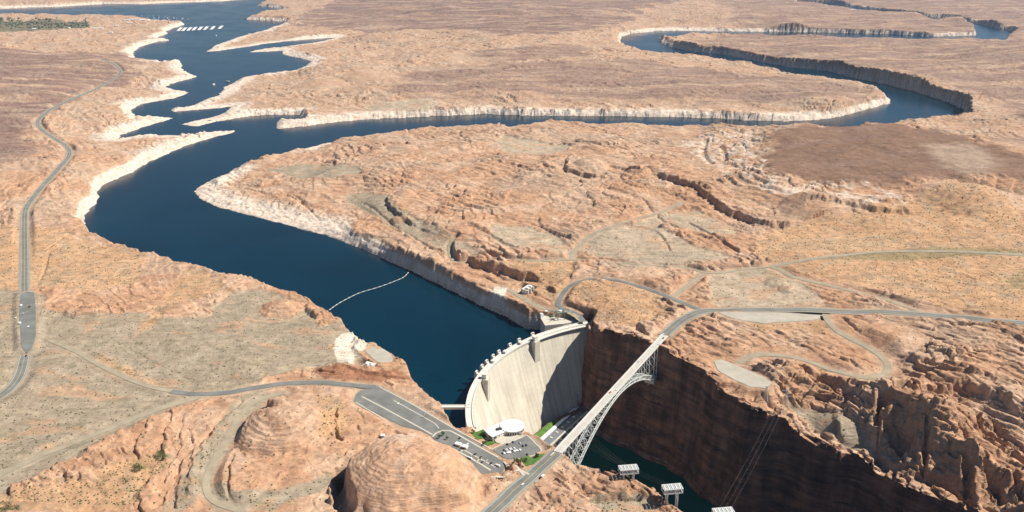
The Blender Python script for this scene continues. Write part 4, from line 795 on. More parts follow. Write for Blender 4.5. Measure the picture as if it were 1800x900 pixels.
for s_ in (-1, 1):
    mb = MB(); mb.bar(bp_(0, s_*(HW-.15), 1.25), bp_(BL, s_*(HW-.15), 1.25), .16); mb.bar(bp_(0, s_*(HW-.15), .7), bp_(BL, s_*(HW-.15), .7), .12)
    for i in range(0, int(BL/5)): mb.bar(bp_(i*5, s_*(HW-.15), .1), bp_(i*5, s_*(HW-.15), 1.25), .15)
    mb.build('railing', M_STEEL, br)
    mb = MB(); mb.bar(bp_(0, s_*(HW-1.6), -1.6), bp_(BL, s_*(HW-1.6), -1.6), .7, 1.6); mb.build('girder', M_STEEL, br)
NP = 26; xs_ = np.linspace(T0, T1, NP+1)
AY = 6.6
for s_ in (-1, 1):
    rib = MB()
    dep = lambda x: 4.2+4.2*abs((2*(x-T0)/(T1-T0)-1))**1.3
    for i in range(NP):
        a_, b_ = xs_[i], xs_[i+1]; za, zb = archz(a_), archz(b_)
        rib.bar(bp_(a_, s_*AY, za), bp_(b_, s_*AY, zb), 1.0, 1.1); rib.bar(bp_(a_, s_*AY, za-dep(a_)), bp_(b_, s_*AY, zb-dep(b_)), 1.0, 1.1)
        rib.bar(bp_(a_, s_*AY, za), bp_(a_, s_*AY, za-dep(a_)), .5)
        if i % 2: rib.bar(bp_(a_, s_*AY, za), bp_(b_, s_*AY, zb-dep(b_)), .5)
        else: rib.bar(bp_(a_, s_*AY, za-dep(a_)), bp_(b_, s_*AY, zb), .5)
    r_ = rib.build('arch_rib', M_STEEL, br)
lat = MB()
for i in range(NP+1):
    a_ = xs_[i]; za = archz(a_); q = dep(a_)
    lat.bar(bp_(a_, -AY, za), bp_(a_, AY, za), .45); lat.bar(bp_(a_, -AY, za-q), bp_(a_, AY, za-q), .45)
    if i < NP:
        b_ = xs_[i+1]; lat.bar(bp_(a_, -AY, za-q), bp_(b_, AY, archz(b_)-dep(b_)), .4); lat.bar(bp_(a_, AY, za-q), bp_(b_, -AY, archz(b_)-dep(b_)), .4); lat.bar(bp_(a_, -AY, za), bp_(b_, AY, archz(b_)), .35)
lat.build('cross_bracing', M_STEEL, br)
for x_ in np.r_[xs_[::2], [T0-14, T1+14, T1+30]]:
    zt = -2.2; zb_ = archz(x_) if T0 <= x_ <= T1 else None
    wx0 = E0[0]+cos(baz)*x_; wy0 = E0[1]+sin(baz)*x_
    if zb_ is None: zb_ = zat(wx0, wy0)-E0[2]-slope*x_-1.5
    if zt-zb_ < 2: continue
    for s_ in (-1, 1): MB().bar(bp_(x_, s_*(AY-.6), zt), bp_(x_, s_*AY, zb_), .75).build('column', M_STEEL, br)
    if zt-zb_ > 9:
        m_ = MB(); n_ = max(1, int((zt-zb_)/12))
        for q in range(n_):
            z0_ = zt+(zb_-zt)*q/n_; z1_ = zt+(zb_-zt)*(q+1)/n_; m_.bar(bp_(x_, -AY, z0_), bp_(x_, AY, z1_), .35); m_.bar(bp_(x_, AY, z0_), bp_(x_, -AY, z1_), .35)
        m_.build('column_bracing', M_STEEL, br)
for x_, s1 in ((T0-2, -1), (T1+2, 1)):
    MB().box((x_+s1*3, 0, archz(x_-s1*2)-15+slope*x_), (10, 17, 12)).build('skewback', M_CONC, br)
for x_, s1 in ((-6, -1), (BL+4, 1)): MB().box((x_, 0, slope*x_-9), (11.5, HW*2, 8.0)).build('abutment', M_CONC, br)
# ------------------------------------------------------------------ visitor centre
p = pz(900, 748, 47); zg = 39.0
vc = thing('visitor_centre', (p.x, p.y, zg), 'white visitor centre with a round flat roofed hall above the dam', 'building')
MB().cyl((0, 0, -14), 16.4, 21, 40).build('round_hall', M_CONCW, vc)
rf = MB(); rf.cyl((0, 0, 7.02), 17.4, 1.2, 48); rf.cyl((0, 0, 8.23), 16.4, .5, 48, r2=15); rf.cyl((0, 0, 8.74), 14, .5, 48, r2=12); rf.build('round_roof', M_WHITE, vc)
w_ = MB()
for i in range(30):
    a = 2*pi*i/30; w_.box((cos(a)*16.35, sin(a)*16.35, 2), (.5, 2.0, 3.6), a)
w_.build('window_band', M_GLASS, vc)
wing = [pz(a, b, 46) for a, b in [(851,755),(862,751),(884,742),(897,741),(900,757),(885,760),(866,768),(860,764)]]
wl = [(q.x-p.x, q.y-p.y) for q in wing]; MB().prism(wl, -8, 6.6).build('wing', M_CONCW, vc)
cxm = sum(q[0] for q in wl)/8; cym = sum(q[1] for q in wl)/8
MB().prism([(cxm+(a-cxm)*1.05, cym+(b-cym)*1.05) for a, b in wl], 6.62, 7.4).build('wing_roof', M_WHITE, vc)
MB().box((cxm+1, cym-1, 7.42), (7, 5, 1.8), .4).build('roof_plant', M_DARK, vc); MB().box((cxm+7, cym+1, 7.42), (3.5, 3.5, 1.2), .4).build('roof_vent', M_STEEL, vc)
tp = [pz(a, b, 40.5) for a, b in [(868,770),(880,762),(900,762),(918,764),(930,766),(918,770),(895,780),(880,780),(872,777)]]
MB().prism([(q.x-p.x, q.y-p.y) for q in tp], -6, 1.4).build('terrace', M_KERB, vc)
cv = MB(); pa = [pz(a, b, 43) for a, b in [(871,768),(880,763),(892,760),(905,760),(917,762)]]
for q, r_ in zip(pa[:-1], pa[1:]): cv.bar((q.x-p.x, q.y-p.y, 3), (r_.x-p.x, r_.y-p.y, 3), .5, 3.2)
cv.build('curved_wall', M_CONCW, vc)
p = pz(806, 782, 41); kb = thing('kiosk', (p.x, p.y, 40.06), 'small white kiosk with two flat roofs between the upper parking lanes', 'building', rz=radians(-28))
MB().box((0, 0, 0), (8, 5, 3)).box((11, -1, 0), (7, 5, 3)).build('wall', M_CONCW, kb); MB().box((0, 0, 3.01), (9.4, 6.4, .4)).box((11, -1, 3.01), (8.4, 6.4, .4)).build('roof', M_WHITE, kb)
p = onground(673, 768); kb = thing('utility_shed', tuple(p), 'tiny white shed on the side of the big rock dome', 'shed'); MB().box((0, 0, -1), (5, 4, 4)).build('wall', M_CONCW, kb); MB().box((0, 0, 3.02), (5.8, 4.8, .4)).build('roof', M_WHITE, kb)
p = pz(746, 733, 41); lp_ = thing('light_mast', (p.x, p.y, 40.05), 'curved white lamp gantry arching over the upper car park', 'lamp')
MB().bar((0, 0, 0), (0, 0, 6), .4).build('post', M_WHITE, lp_)
MB().tube([(0, 0, 6), (2.5, 1, 7.6), (6, 2, 8.2), (10, 2.5, 8.2), (14, 2.2, 7.4)], .3).build('arm', M_WHITE, lp_)
# ------------------------------------------------------------------ spillways
def spillway(px, py, z, rz, label, s=1.0):
    p = pz(px, py, z); t = thing('spillway_gate', (p.x, p.y, z), label, 'spillway gate', rz=rz)
    for i in range(3): MB().box((-11+i*11, 0, -24), (2.4, 15, 31)).build('pier', M_CONCW, t)
    for i in range(2): 
        g = MB()
        for q in range(8):
            a0_ = -.2+q*.2; g.bar((-5.5+i*11, -4+5*cos(a0_), -19+q*2.6), (-5.5+i*11, -4+5*cos(a0_+.2), -19+(q+1)*2.6), 8.4, .7)
        g.build('gate', M_GREEN, t)
    MB().box((0, 5.5, 7.02), (26, 4.2, 1.2)).build('bridge_deck', M_CONCW, t)
    for i in range(2): MB().box((-5.5+i*11, -2, 7.03), (5, 6, 4)).build('hoist_house', M_WHITE, t)
spillway(652, 649, 30, radians(-30), 'spillway gates of pale concrete in the cut on the near shore')
spillway(928, 512, 34, radians(60), 'spillway gates of pale concrete in the cut on the far shore')
# ------------------------------------------------------------------ floating boom
bpts = dens([pz(a, b, 0)[:2] for a, b in [(579,545),(590,537),(605,528),(632,515),(665,505),(695,494),(710,487),(718,479)]], 6)
bo = thing('log_boom', (bpts[0][0], bpts[0][1], 0), 'thin white floating boom stretched across the lake above the dam', 'boom')
MB().tube([(q[0]-bpts[0][0], q[1]-bpts[0][1], .25) for q in bpts], .3).build('cable', M_STEEL, bo)
for i in range(0, len(bpts)-1, 2):
    q = (bpts[i]+bpts[i+1])/2; d_ = bpts[i+1]-bpts[i]; MB().box((q[0]-bpts[0][0], q[1]-bpts[0][1], -.3), (5.2, 1.5, 1.1), atan2(d_[1], d_[0])).build('float', M_CONCW, bo)
# ------------------------------------------------------------------ line towers on the near cliff
def line_tower(px, py, topz, label, grp):
    p = pz(px, py, topz); x_, y_ = p.x, p.y; zb = min(zat(x_+a, y_+b) for a in (-6, 6) for b in (-4, 4))
    t = thing('line_tower', (x_, y_, zb-1), label, 'transmission tower', grp, rz=radians(8)); H_ = topz-zb+1
    for sx in (-1, 1):
        for sy in (-1, 1): MB().bar((sx*7.2, sy*4.0, 0), (sx*6.4, sy*3, H_-6), 1.25).build('leg', M_STEEL, t)
    m_ = MB()
    for j in range(4):
        z0_ = (H_-6)*j/4; z1_ = (H_-6)*(j+1)/4
        for sx in (-1, 1): m_.bar((sx*7.1, -3.9, z0_), (sx*6.8, 3.6, z1_), .4); m_.bar((sx*7.1, 3.9, z0_), (sx*6.8, -3.6, z1_), .4)
        for sy in (-1, 1): m_.bar((-7, sy*3.6, z1_), (7, sy*3.6, z1_), .5)
    m_.bar((-7, -3.6, 1), (7, -3.6, H_-7), .45); m_.bar((7, -3.6, 1), (-7, -3.6, H_-7), .45)
    m_.build('bracing', M_STEEL, t)
    m_ = MB()
    for sy in (-1, 1):
        for dz in (-5.6, 0): m_.bar((-11.8, sy*5.4, H_+dz), (11.8, sy*5.4, H_+dz), 1.0)
    for i in range(6):
        xx = -11.4+i*4.56
        for dz in (-5.6, 0): m_.bar((xx, -5.4, H_+dz), (xx, 5.4, H_+dz), .9)
        for sy in (-1, 1): m_.bar((xx, sy*5.4, H_-5.6), (xx, sy*5.4, H_), .7)
        if i < 5:
            for sy in (-1, 1): m_.bar((xx, sy*5.4, H_-5.6), (xx+4.56, sy*5.4, H_), .4)
            m_.box((xx+2.28, 0, H_+.1), (1.9, 9.2, .5))
    m_.build('crossarm_frame', M_STEEL, t)
    return t
line_tower(1105, 822, 73, 'pale lattice line tower on the canyon rim, nearest to the bridge', 'line towers')
line_tower(1182, 856, 74, 'pale lattice line tower on the canyon rim, middle of three', 'line towers')
line_tower(1272, 898, 75, 'pale lattice line tower on the canyon rim, cut by the bottom edge', 'line towers')
def pylon(px, py, h, label):
    p = onground(px, py); t = thing('pylon', tuple(p), label, 'pylon'); m_ = MB()
    for sx in (-1, 1):
        for sy in (-1, 1): m_.bar((sx*3.6, sy*3.6, -1), (sx*.6, sy*.6, h), .35)
    for j in range(7):
        a = 3.6-3*j/7; b = 3.6-3*(j+1)/7; z0_ = h*j/7; z1_ = h*(j+1)/7
        for (q, r_) in (((-a, -a), (b, -b)), ((a, -a), (b, b)), ((a, a), (-b, b)), ((-a, a), (-b, -b))): m_.bar((*q, z0_), (*r_, z1_), .2)
    m_.build('mast', M_STEEL, t)
    for z in (h*.72, h*.86, h): MB().bar((-8, 0, z), (8, 0, z), .35).build('crossarm', M_STEEL, t)
    return p
pylon(1379, 722, 34, 'thin grey lattice pylon on the sunlit canyon rim'); pylon(1345, 706, 26, 'shorter thin pylon left of the lattice pylon on the canyon rim')
def power_line(P0, P1, n, gap, sag, label):
    P0 = Vector(P0); P1 = Vector(P1); t = thing('power_line', tuple(P0), label, 'power line', 'wires over the canyon'); d_ = P1-P0; s_ = Vector((-d_.y, d_.x, 0)).normalized()
    for i in range(n):
        pts = []
        for k in range(25):
            f_ = k/24; q = d_*f_+s_*(i-(n-1)/2)*gap; q.z -= 4*sag*f_*(1-f_); pts.append(q)
        MB().tube(pts, .035).build('wire', M_WIRE, t)
power_line(pz(1105, 822, 70), (118, 1290, -98), 3, 5, 8, 'thin wires from the first line tower down to the power house')
power_line(pz(1182, 856, 71), (100, 1262, -98), 3, 5, 8, 'thin wires from the middle line tower down to the power house')
power_line(pz(1272, 898, 72), tuple(onground(1379, 722)+Vector((0, 0, 33))), 3, 6, 6, 'thin wires from the lowest line tower up to the pylon on the sunlit rim')
# ------------------------------------------------------------------ river works
p = pz(1236, 842, RIVER+6); ot = thing('tunnel_outlet', (p.x, p.y, RIVER), 'pale concrete tunnel outlet at the waterline under the shaded wall', 'tunnel outlet', rz=radians(-50))
m_ = MB()
for i in range(10):
    a = pi*i/10; b = pi*(i+1)/10; m_.bar((9*cos(a), 0, 9*sin(a)), (9*cos(b), 0, 9*sin(b)), 14, 2.2)
m_.build('arch_portal', M_CONCW, ot); MB().box((13, 0, -4), (4, 22, 12), taper=.8).build('wing_wall', M_CONCW, ot); MB().box((-13, 0, -4), (4, 22, 10), taper=.8).build('wing_wall', M_CONCW, ot)
pts = [pz(a, b, RIVER) for a, b in [(1256,857),(1272,866),(1290,876),(1317,889)]]
fd = thing('floating_walkway', tuple(pts[0]), 'blue floating walkway moored along the shaded river bank', 'dock'); 
MB().tube([tuple(q-pts[0]+Vector((0, 0, .5))) for q in pts], 1.1).build('deck', M_BLUE, fd); MB().tube([tuple(q-pts[0]+Vector((5, 6, .5))) for q in pts], .5).build('handrail_float', M_BLUE, fd)
MB().box((3, 3, .2), (7, 5, 2.6), .4).build('pontoon', M_BLUE, fd)
# ------------------------------------------------------------------ cars
def car_mesh(L_=4.6, W_=1.9, H_=1.5, kind='car'):
    prof = {'car': [(-.5, .25), (-.5, .62), (-.36, .68), (-.22, 1.0), (.16, 1.0), (.30, .66), (.48, .58), (.5, .25)],
            'van': [(-.5, .2), (-.5, 1.0), (.28, 1.0), (.42, .62), (.5, .56), (.5, .2)]}[kind]
    b_ = MB(); n = len(prof)
    V = [(x*L_, -W_/2*(1 if z < .7 else .86), z*H_) for x, z in prof]+[(x*L_, W_/2*(1 if z < .7 else .86), z*H_) for x, z in prof]
    b_.add(V, [tuple(range(n-1, -1, -1)), tuple(range(n, 2*n))]+[(i, (i+1) % n, (i+1) % n+n, i+n) for i in range(n)])
    g_ = MB()
    for s_ in (-1, 1): g_.add([(-.33*L_, s_*W_*.475, .70*H_), (.24*L_, s_*W_*.475, .70*H_), (.14*L_, s_*W_*.437, .95*H_), (-.22*L_, s_*W_*.437, .95*H_)], [(0, 1, 2, 3)])
    g_.add([(.305*L_, -W_*.42, .68*H_), (.305*L_, W_*.42, .68*H_), (.18*L_, W_*.40, .96*H_), (.18*L_, -W_*.40, .96*H_)], [(0, 1, 2, 3)])
    w_ = MB()
    for sx in (-.31, .31):
        for s_ in (-1, 1):
            V = [(sx*L_+.33*cos(2*pi*i/12), s_*W_*.5+dy, .33+.33*sin(2*pi*i/12)) for dy in (-.1, .1) for i in range(12)]
            w_.add(V, [tuple(range(12)), tuple(range(23, 11, -1))]+[(i, i+12, (i+1) % 12+12, (i+1) % 12) for i in range(12)])
    return b_, g_, w_
PAINT = {'white': (.78, .78, .78), 'black': (.02, .02, .022), 'silver': (.42, .43, .44), 'red': (.35, .03, .03), 'dark blue': (.03, .05, .14), 'grey': (.16, .17, .18)}
protos = {}
def car(x, y, z, rz, colr, label, grp, kind='car', s=1.0):
    key = (colr, kind)
    if key not in protos:
        b_, g_, w_ = car_mesh(*( (4.7, 1.9, 1.5) if kind == 'car' else (6.6, 2.3, 2.6)), kind=kind); m = mat(colr.replace(' ', '_')+'_car_paint', PAINT[colr], .3, .05, 1)
        t = thing('parked_car' if kind == 'car' else 'parked_van', (x, y, z), label, 'car' if kind == 'car' else 'van', grp, rz)
        b_.build('body', m, t); g_.build('glass', M_GLASS, t); w_.build('wheels', M_DARK, t); protos[key] = t
        t.scale = (s,)*3; return t
    r = protos[key].copy(); COL.objects.link(r); r.location = (x, y, z); r.rotation_euler = (0, 0, rz); r.scale = (s,)*3
    r['label'] = label
    if grp: r['group'] = grp
    elif 'group' in r: del r['group']
    for ch in protos[key].children:
        c_ = ch.copy(); COL.objects.link(c_); c_.parent = r
    return r
ORD = ['first', 'second', 'third', 'fourth', 'fifth', 'sixth', 'seventh', 'eighth', 'ninth', 'tenth', 'eleventh', 'twelfth', 'thirteenth']
# lower lot: two rows near the middle
r0 = pz(884, 797.5, 40.6); r1 = pz(914, 791, 40.6); az = atan2(r1.y-r0.y, r1.x-r0.x)
cols = ['black', 'white', 'black', 'silver', 'white', 'white', 'grey', 'black', 'white', 'silver', 'white', 'black', 'white']
rowv = Vector((cos(az), sin(az), 0)); off = Vector((-sin(az), cos(az), 0))
for i in range(13):
    if i in (6,): continue
    q = r0+(r1-r0)*(i/12.0); car(q.x, q.y, 40.66, az+pi/2+.2, cols[i], '%s car in the front row of the small car park, %s space from the left' % (cols[i], ORD[i]), 'cars in the small car park', s=1.0)
cols2 = ['black', 'silver', 'white', 'black', 'white', 'white', 'black', 'white']
for i in range(8):
    q = r0+(r1-r0)*(.18+i/12.0)+off*6.2; car(q.x, q.y, 40.66, az-pi/2+.2, cols2[i], '%s car in the back row of the small car park, %s from the left' % (cols2[i], ORD[i]), 'cars in the small car park')
for (a, b, cl, lb) in [(892,781,'black','black car parked alone by the upper kerb of the small car park'),(902,777,'dark blue','dark blue car second along the upper kerb of the small car park'),(919,784,'black','black car left of the pair near the far corner of the small car park'),(925,782.5,'black','black car right of the pair near the far corner of the small car park'),(927,799,'black','black car by the lower right kerb of the small car park'),(914,779,'silver','silver car near the upper right kerb of the small car park')]:
    q = pz(a, b, 41); car(q.x, q.y, 40.66, az+pi/2, cl, lb, 'cars in the small car park')
for (a, b, cl, kd, lb) in [(808,769.5,'black','car','black car nearest the top lane of the upper car park'),(816,787,'black','car','black car beside the white kiosk'),(808,790.5,'grey','car','grey car below the white kiosk'),(835,798,'black','car','black car mid way along the inner parking lane'),(829,799.5,'silver','car','silver car next to a black car in the inner parking lane'),
  (845,803.5,'black','car','black car at the short cross kerb of the upper car park'),(848,811.5,'dark blue','car','dark blue car in the lower bay of the upper car park'),(863,814,'black','car','black car near the turning end of the upper car park'),(821,807,'black','van','black van at the outer kerb of the upper car park'),(826,805.5,'white','van','white van at the outer kerb of the upper car park'),
  (875,818.5,'white','van','white van at the turning end of the upper car park'),(856,809,'silver','car','silver car near the turning end of the upper car park'),(700,709,'white','car','white car alone in the long upper lane of the car park'),(822,780,'white','car','white car to the right of the kiosk')]:
    q = pz(a, b, 41); car(q.x, q.y, 40.1, radians(-28 if kd == 'van' else 55), cl, lb, 'cars in the upper car park', kd)
def roadcar(a, b, cl, kd, rz, lb, grp=None):
    x_, y_ = gp(a, b); car(x_, y_, float(G(np.array([x_]), np.array([y_]))[0])+.1, rz, cl, lb, grp, kd)
hz = baz
roadcar(919, 852, 'white', 'car', radians(47), 'white car driving on the highway before the bridge', 'vehicles on the highway')
for (a, b, cl, kd, lb) in [(954,838,'white','van','white van stopped in the lay-by next to the bridge approach'),(950,841,'black','car','black car stopped in the lay-by behind the white van'),(942,848,'silver','car','silver car stopped at the lower end of the lay-by')]:
    q = onground(a, b); car(q.x, q.y, q.z+.2, radians(47), cl, lb, 'vehicles in the lay-by', kd)
for (t_, s_, cl, lb) in [(.44, 1, 'red', 'red car driving over the middle of the arch bridge'), (.47, -1, 'white', 'white car on the arch bridge near the red car'), (.72, 1, 'silver', 'silver car on the far part of the arch bridge'), (.97, -1, 'black', 'black car at the far end of the arch bridge')]:
    x_ = E0[0]+cos(baz)*BL*t_-sin(baz)*2.4*s_; y_ = E0[1]+sin(baz)*BL*t_+cos(baz)*2.4*s_; car(x_, y_, E0[2]+slope*BL*t_+.2, baz, cl, lb, 'cars on the bridge')
for (a, b, cl, kd, lb) in [(37,538,'white','van','white van standing at the top left of the highway apron'),(35,569,'white','van','white van standing left of the highway apron, lowest of the white ones'),(28,559,'white','car','white car parked well left of the highway apron'),(41,552,'silver','car','silver car parked at the left edge of the highway apron'),(46,626,'black','car','black car driving on the highway below the apron'),(52,540,'black','car','black car on the wide highway apron'),(50,575,'white','car','white car driving on the wide highway apron')]:
    q = onground(a, b); q.z = max(q.z, 52.06 if 40 < a < 60 and b < 610 else q.z); car(q.x, q.y, q.z+.15, radians(100), cl, lb, 'vehicles by the highway apron', kd, 1.15)
# ------------------------------------------------------------------ trees and shrubs
def tree(p, h, label, cat='tree', grp=None, m=None, name='tree', wide=.45, n=7):
    t = thing(name, tuple(p), label, cat, grp)
    MB().cyl((0, 0, -.5), h*.05+.1, h*.6, 8, r2=h*.02+.05).bar((0, 0, h*.3), (h*.15, .05*h, h*.6), h*.03).bar((0, 0, h*.35), (-h*.13, -.06*h, h*.62), h*.03).build('trunk', M_BARK, t)
    cr_ = MB()
    for i in range(n*30):
        a = random.random()*2*pi; ph_ = random.random(); cl_ = i % n; ca = cl_*2.4; cr0 = h*wide*.55*(cl_ > 0)
        cc = Vector((cos(ca)*cr0, sin(ca)*cr0, h*(.62+.18*sin(cl_*1.7))))
        d_ = Vector((random.gauss(0, 1), random.gauss(0, 1), random.gauss(0, .8))).normalized()*(h*wide*.5*random.uniform(.5, 1.05)); q = cc+d_
        s_ = h*.055*random.uniform(.6, 1.3); r1_ = Vector((random.gauss(0, 1), random.gauss(0, 1), random.gauss(0, 1))).normalized(); r2_ = r1_.orthogonal().normalized()
        r3_ = r1_.cross(r2_)
        cr_.add([q+r2_*s_, q+r3_*s_, q-r2_*s_, q-r3_*s_], [(0, 1, 2, 3)])
    cr_.build('crown', m or M_LEAF, t); return t
for (a, b, h, lb) in [(772,771,6,'round green tree on the left of the car park island'),(779,766,7,'green tree at the top of the car park island'),(786,773,6,'green tree on the right of the car park island'),(832,762,7,'green tree on the left of the small lawn by the dam end'),(842,757,6,'green tree at the back of the small lawn by the dam end'),(849,766,7,'green tree in front of the white wing of the visitor centre'),
   (856,777,7,'leftmost tree of the planting before the round building'),(863,773,7,'second tree of the planting before the round building'),(870,774,8,'dark tree in the middle of the planting before the round building'),(876,770,6,'rightmost tree of the planting before the round building'),(850,783,5,'small tree at the kerb below the visitor centre planting'),
   (905,812,6,'tree at the left end of the green bank by the bridge road'),(925,811,6,'tree in the middle of the green bank by the bridge road'),(945,803,6,'tree at the right end of the green bank by the bridge road'),(915,814,5,'small tree low on the green bank by the bridge road')]:
    tree(onground(a, b), h, lb, grp='trees around the visitor centre')
for (a, b, h, lb) in [(282,801,9,'large green shrub at the upper end of the orange sand'),(288,806,7,'green shrub beside the large shrub on the orange sand'),(245,828,9,'large green shrub in the middle of the orange sand'),(238,826,7,'smaller green shrub left of the middle shrub on the sand'),(257,762,4,'lone green shrub on the rocky slope below the gravel road'),(15,893,8,'green shrub in the bottom left corner'),(30,896,7,'green shrub right of the corner shrub at the bottom left'),(48,730,3,'small dark bush on the grey flat above the gravel road'),(84,770,3,'lone dark bush on the lower part of the grey flat')]:
    tree(onground(a, b), h, lb, 'shrub', 'shrubs on the near left', M_LEAF2, 'shrub', .6, 6)
def scatter(name, label, cat, n, box_, test, size, m):
    """one mesh of many small bushes: stuff"""
    r = np.random.RandomState(5 if n % 2 else 9); mb = []; V = []; F = []
    base = [(1, 0, .1), (.3, .95, .1), (-.8, .6, .1), (-.8, -.6, .1), (.3, -.95, .1), (.25, .2, .9), (-.3, -.15, .75)]
    fs = [(0, 1, 5), (1, 2, 5), (2, 6, 5), (2, 3, 6), (3, 4, 6), (4, 5, 6), (4, 0, 5)]
    tries = 0
    while len(V) < n*7 and tries < n*12:
        tries += 1; a = r.uniform(box_[0], box_[2]); b = r.uniform(box_[1], box_[3]); p = unp(a, b, 52)
        j = int((p[0]/(p[1]+300)+.74)/1.48*(NC-1)); i = int(np.searchsorted(rows, p[1]))
        if not (0 <= j < NC and 0 <= i < NR) or not test(i, j, r): continue
        s_ = size*r.uniform(.5, 1.4)*(1+max(0, p[1]-1400)/2600); an = r.uniform(0, 6.28); o = len(V)
        for q in base: V.append((p[0]+s_*(q[0]*cos(an)-q[1]*sin(an)), p[1]+s_*(q[0]*sin(an)+q[1]*cos(an)), Z[i, j]-.15+s_*q[2]))
        F += [tuple(k+o for k in f) for f in fs]
    me = bpy.data.meshes.new(name); me.from_pydata(V, [], F); return link(name, me, m, kind='stuff', label=label, cat=cat)
scatter('desert_scrub', 'scattered low desert scrub dotting the sand and soil', 'scrub', 9001, (-60, 330, 1860, 900), lambda i, j, r: BED[i, j] < .1 and sdl[i, j] < -12 and sdc[i, j] < -3 and dome_c[i, j] < .2 and r.rand() < .12+.75*SAND[i, j]+.22*SOIL[i, j], 1.15, M_LEAF2)
p = onground(40, 44)
def grove():
    r = np.random.RandomState(3); V = []; F = []
    for n_ in range(420):
        a = r.uniform(-60, 155); b = 44+r.normal(0, 3.2); q = unp(a, b, 22); z = zat(q[0], q[1]); s_ = r.uniform(9, 20); o = len(V)
        for i in range(7):
            an = i*2*pi/7; V.append((q[0]+s_*cos(an)*r.uniform(.7, 1.1), q[1]+s_*sin(an)*r.uniform(.7, 1.1), z-1))
        for i in range(7):
            an = i*2*pi/7+.4; V.append((q[0]+s_*.7*cos(an)*r.uniform(.6, 1.1), q[1]+s_*.7*sin(an)*r.uniform(.6, 1.1), z+s_*r.uniform(.4, .7)))
        V.append((q[0], q[1], z+s_*.85))
        F += [(o+i, o+(i+1) % 7, o+7+(i+1) % 7, o+7+i) for i in range(7)]+[(o+7+i, o+7+(i+1) % 7, o+14) for i in range(7)]
    me = bpy.data.meshes.new('grove'); me.from_pydata(V, [], F); return link('grove', me, mat('far_foliage', (.13, .135, .085), .9, .3, .02), kind='stuff', label='far dark band of trees along the upper left shore', cat='trees')
grove()
# ------------------------------------------------------------------ marina far up the lake
mp_ = thing('marina_dock', (0, 0, 0), 'tmp', 'dock', 'slanted docks of the marina')
docks = [(313,52),(321,52),(330,51.5),(339,51),(349,50.5),(359,50),(371,49.5),(385,48.5)]
for i, (a, b) in enumerate(docks):
    p0 = pz(a, b+3.5, 0); p1 = pz(a+6, b-3, 0); L_ = (p1-p0).length; az_ = atan2(p1.y-p0.y, p1.x-p0.x)
    lb = 'long white covered dock of the far marina, %s from the left' % ORD[i]
    if i == 0:
        t = mp_; t.location = (p0.x, p0.y, 0); t.rotation_euler = (0, 0, az_); t['label'] = lb
        MB().box((L_/2, 0, -.5), (L_, 5, 1.2)).build('walkway', M_CONCW, t)
        MB().box((L_/2, 0, 3.5), (L_*.92, 26, 1.2)).build('cover', M_WHITE, t)
        q = MB()
        for k in range(12): 
            for s_ in (-1, 1): q.box((L_*(.06+.08*k), s_*11, .7), (.8, .8, 2.8))
        q.build('posts', M_STEEL, t)
    else:
        t = mp_.copy(); COL.objects.link(t); t.location = (p0.x, p0.y, 0); t.rotation_euler = (0, 0, az_); t['label'] = lb
        for ch in mp_.children: c_ = ch.copy(); COL.objects.link(c_); c_.parent = t
def boat_parts(t):
    V = []
    for z, k in ((-.4, .8), (1.6, 1.0)):
        for (x_, y_) in ((-9, -2.6), (5, -2.6), (9.5, 0), (5, 2.6), (-9, 2.6)): V.append((x_*k, y_*k, z))
    m_ = MB(); m_.add(V, [(4, 3, 2, 1, 0), (5, 6, 7, 8, 9)]+[(i, (i+1) % 5, (i+1) % 5+5, i+5) for i in range(5)]); m_.build('hull', M_WHITE, t)
    MB().box((-2, 0, 1.62), (12, 4.4, 2.4), taper=.92).box((-2, 0, 4.03), (13, 5, .3)).build('cabin', M_WHITE, t)
rb = np.random.RandomState(11); bt = None
spots_b = []
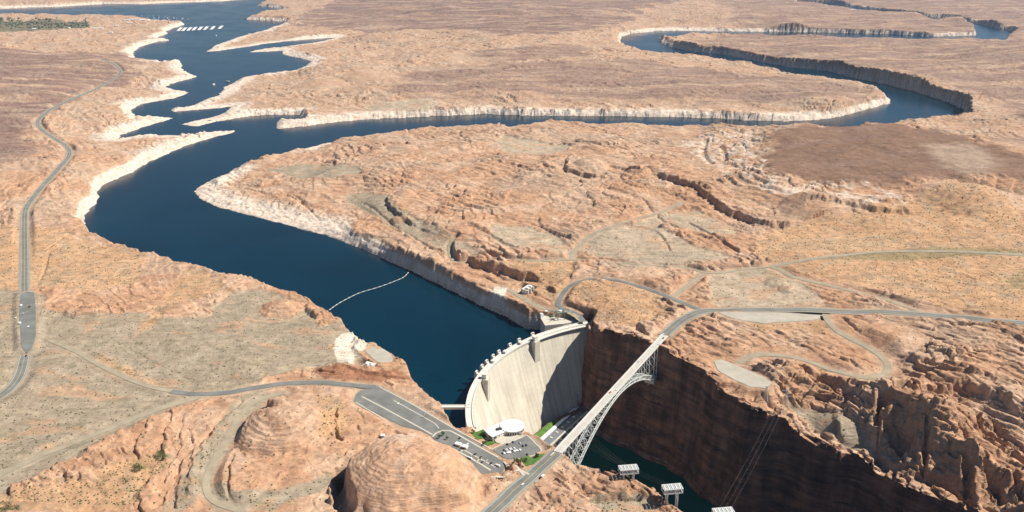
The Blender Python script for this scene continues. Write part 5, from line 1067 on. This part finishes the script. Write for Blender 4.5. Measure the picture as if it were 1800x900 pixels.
for r_, (b0, a0_, a1_, n_) in enumerate([(27.5, 158, 300, 15), (30.5, 200, 322, 15), (33.5, 245, 330, 9)]):
    for i in range(n_): spots_b.append((a0_+(a1_-a0_)*i/(n_-1)+rb.uniform(-2, 2), b0+(i/n_)*2+rb.uniform(-.5, .5), 'boats moored off the far marina', 'white boat moored with many others off the far shore at the upper left'))
spots_b += [(380, 63, None, 'white boat alone on the lake below the marina docks'), (400, 144, None, 'white boat on the narrow lake arm, right of the other one'), (376, 149, None, 'white boat on the narrow lake arm, left of the other one'), (466, 131, None, 'white boat near the right shore of the wide lake arm')]
for (a, b, g_, lb) in spots_b:
    p = pz(a, b, 0)
    if bt is None: bt = thing('houseboat', (p.x, p.y, 0), lb, 'boat', g_, rz=.4); boat_parts(bt); bt.scale = (1.3,)*3; continue
    t = bt.copy(); COL.objects.link(t); t.location = (p.x, p.y, 0); t.rotation_euler = (0, 0, rb.uniform(0, 3)); t['label'] = lb
    if g_: t['group'] = g_
    elif 'group' in t: del t['group']
    for ch in bt.children: c_ = ch.copy(); COL.objects.link(c_); c_.parent = t
BLD = [(222,36,60,'low white building at the marina, furthest left of the shore row'),(236,35,70,'long low white building in the middle of the marina shore row'),(250,36,50,'low white building at the right of the marina shore row'),(165,50,46,'pale building left of centre behind the far trees'),(177,51,40,'pale building right of the one behind the far trees'),(205,46,34,'small pale building inland of the marina'),(195,58,30,'small pale building furthest inland of the marina'),(120,50,30,'small pale building below the dark tree band'),(60,52,30,'small pale building below the left part of the tree band'),(228,41,40,'white building just inland of the marina row')]
for (a, b, L_, lb) in BLD:
    p = onground(a, b); t = thing('lodge', tuple(p), lb, 'building', 'buildings near the marina', rz=rb.uniform(-.3, .3))
    MB().box((0, 0, -2), (L_, 18, 8)).build('wall', M_CONCW, t)
    MB().add([(-L_/2-1, -10, 6.02), (L_/2+1, -10, 6.02), (L_/2+1, 10, 6.02), (-L_/2-1, 10, 6.02), (-L_/2+4, 0, 10), (L_/2-4, 0, 10)], [(0, 1, 5, 4), (1, 2, 5), (2, 3, 4, 5), (3, 0, 4), (3, 2, 1, 0)]).build('roof', M_WHITE, t)
print('objects', len(bpy.data.objects))
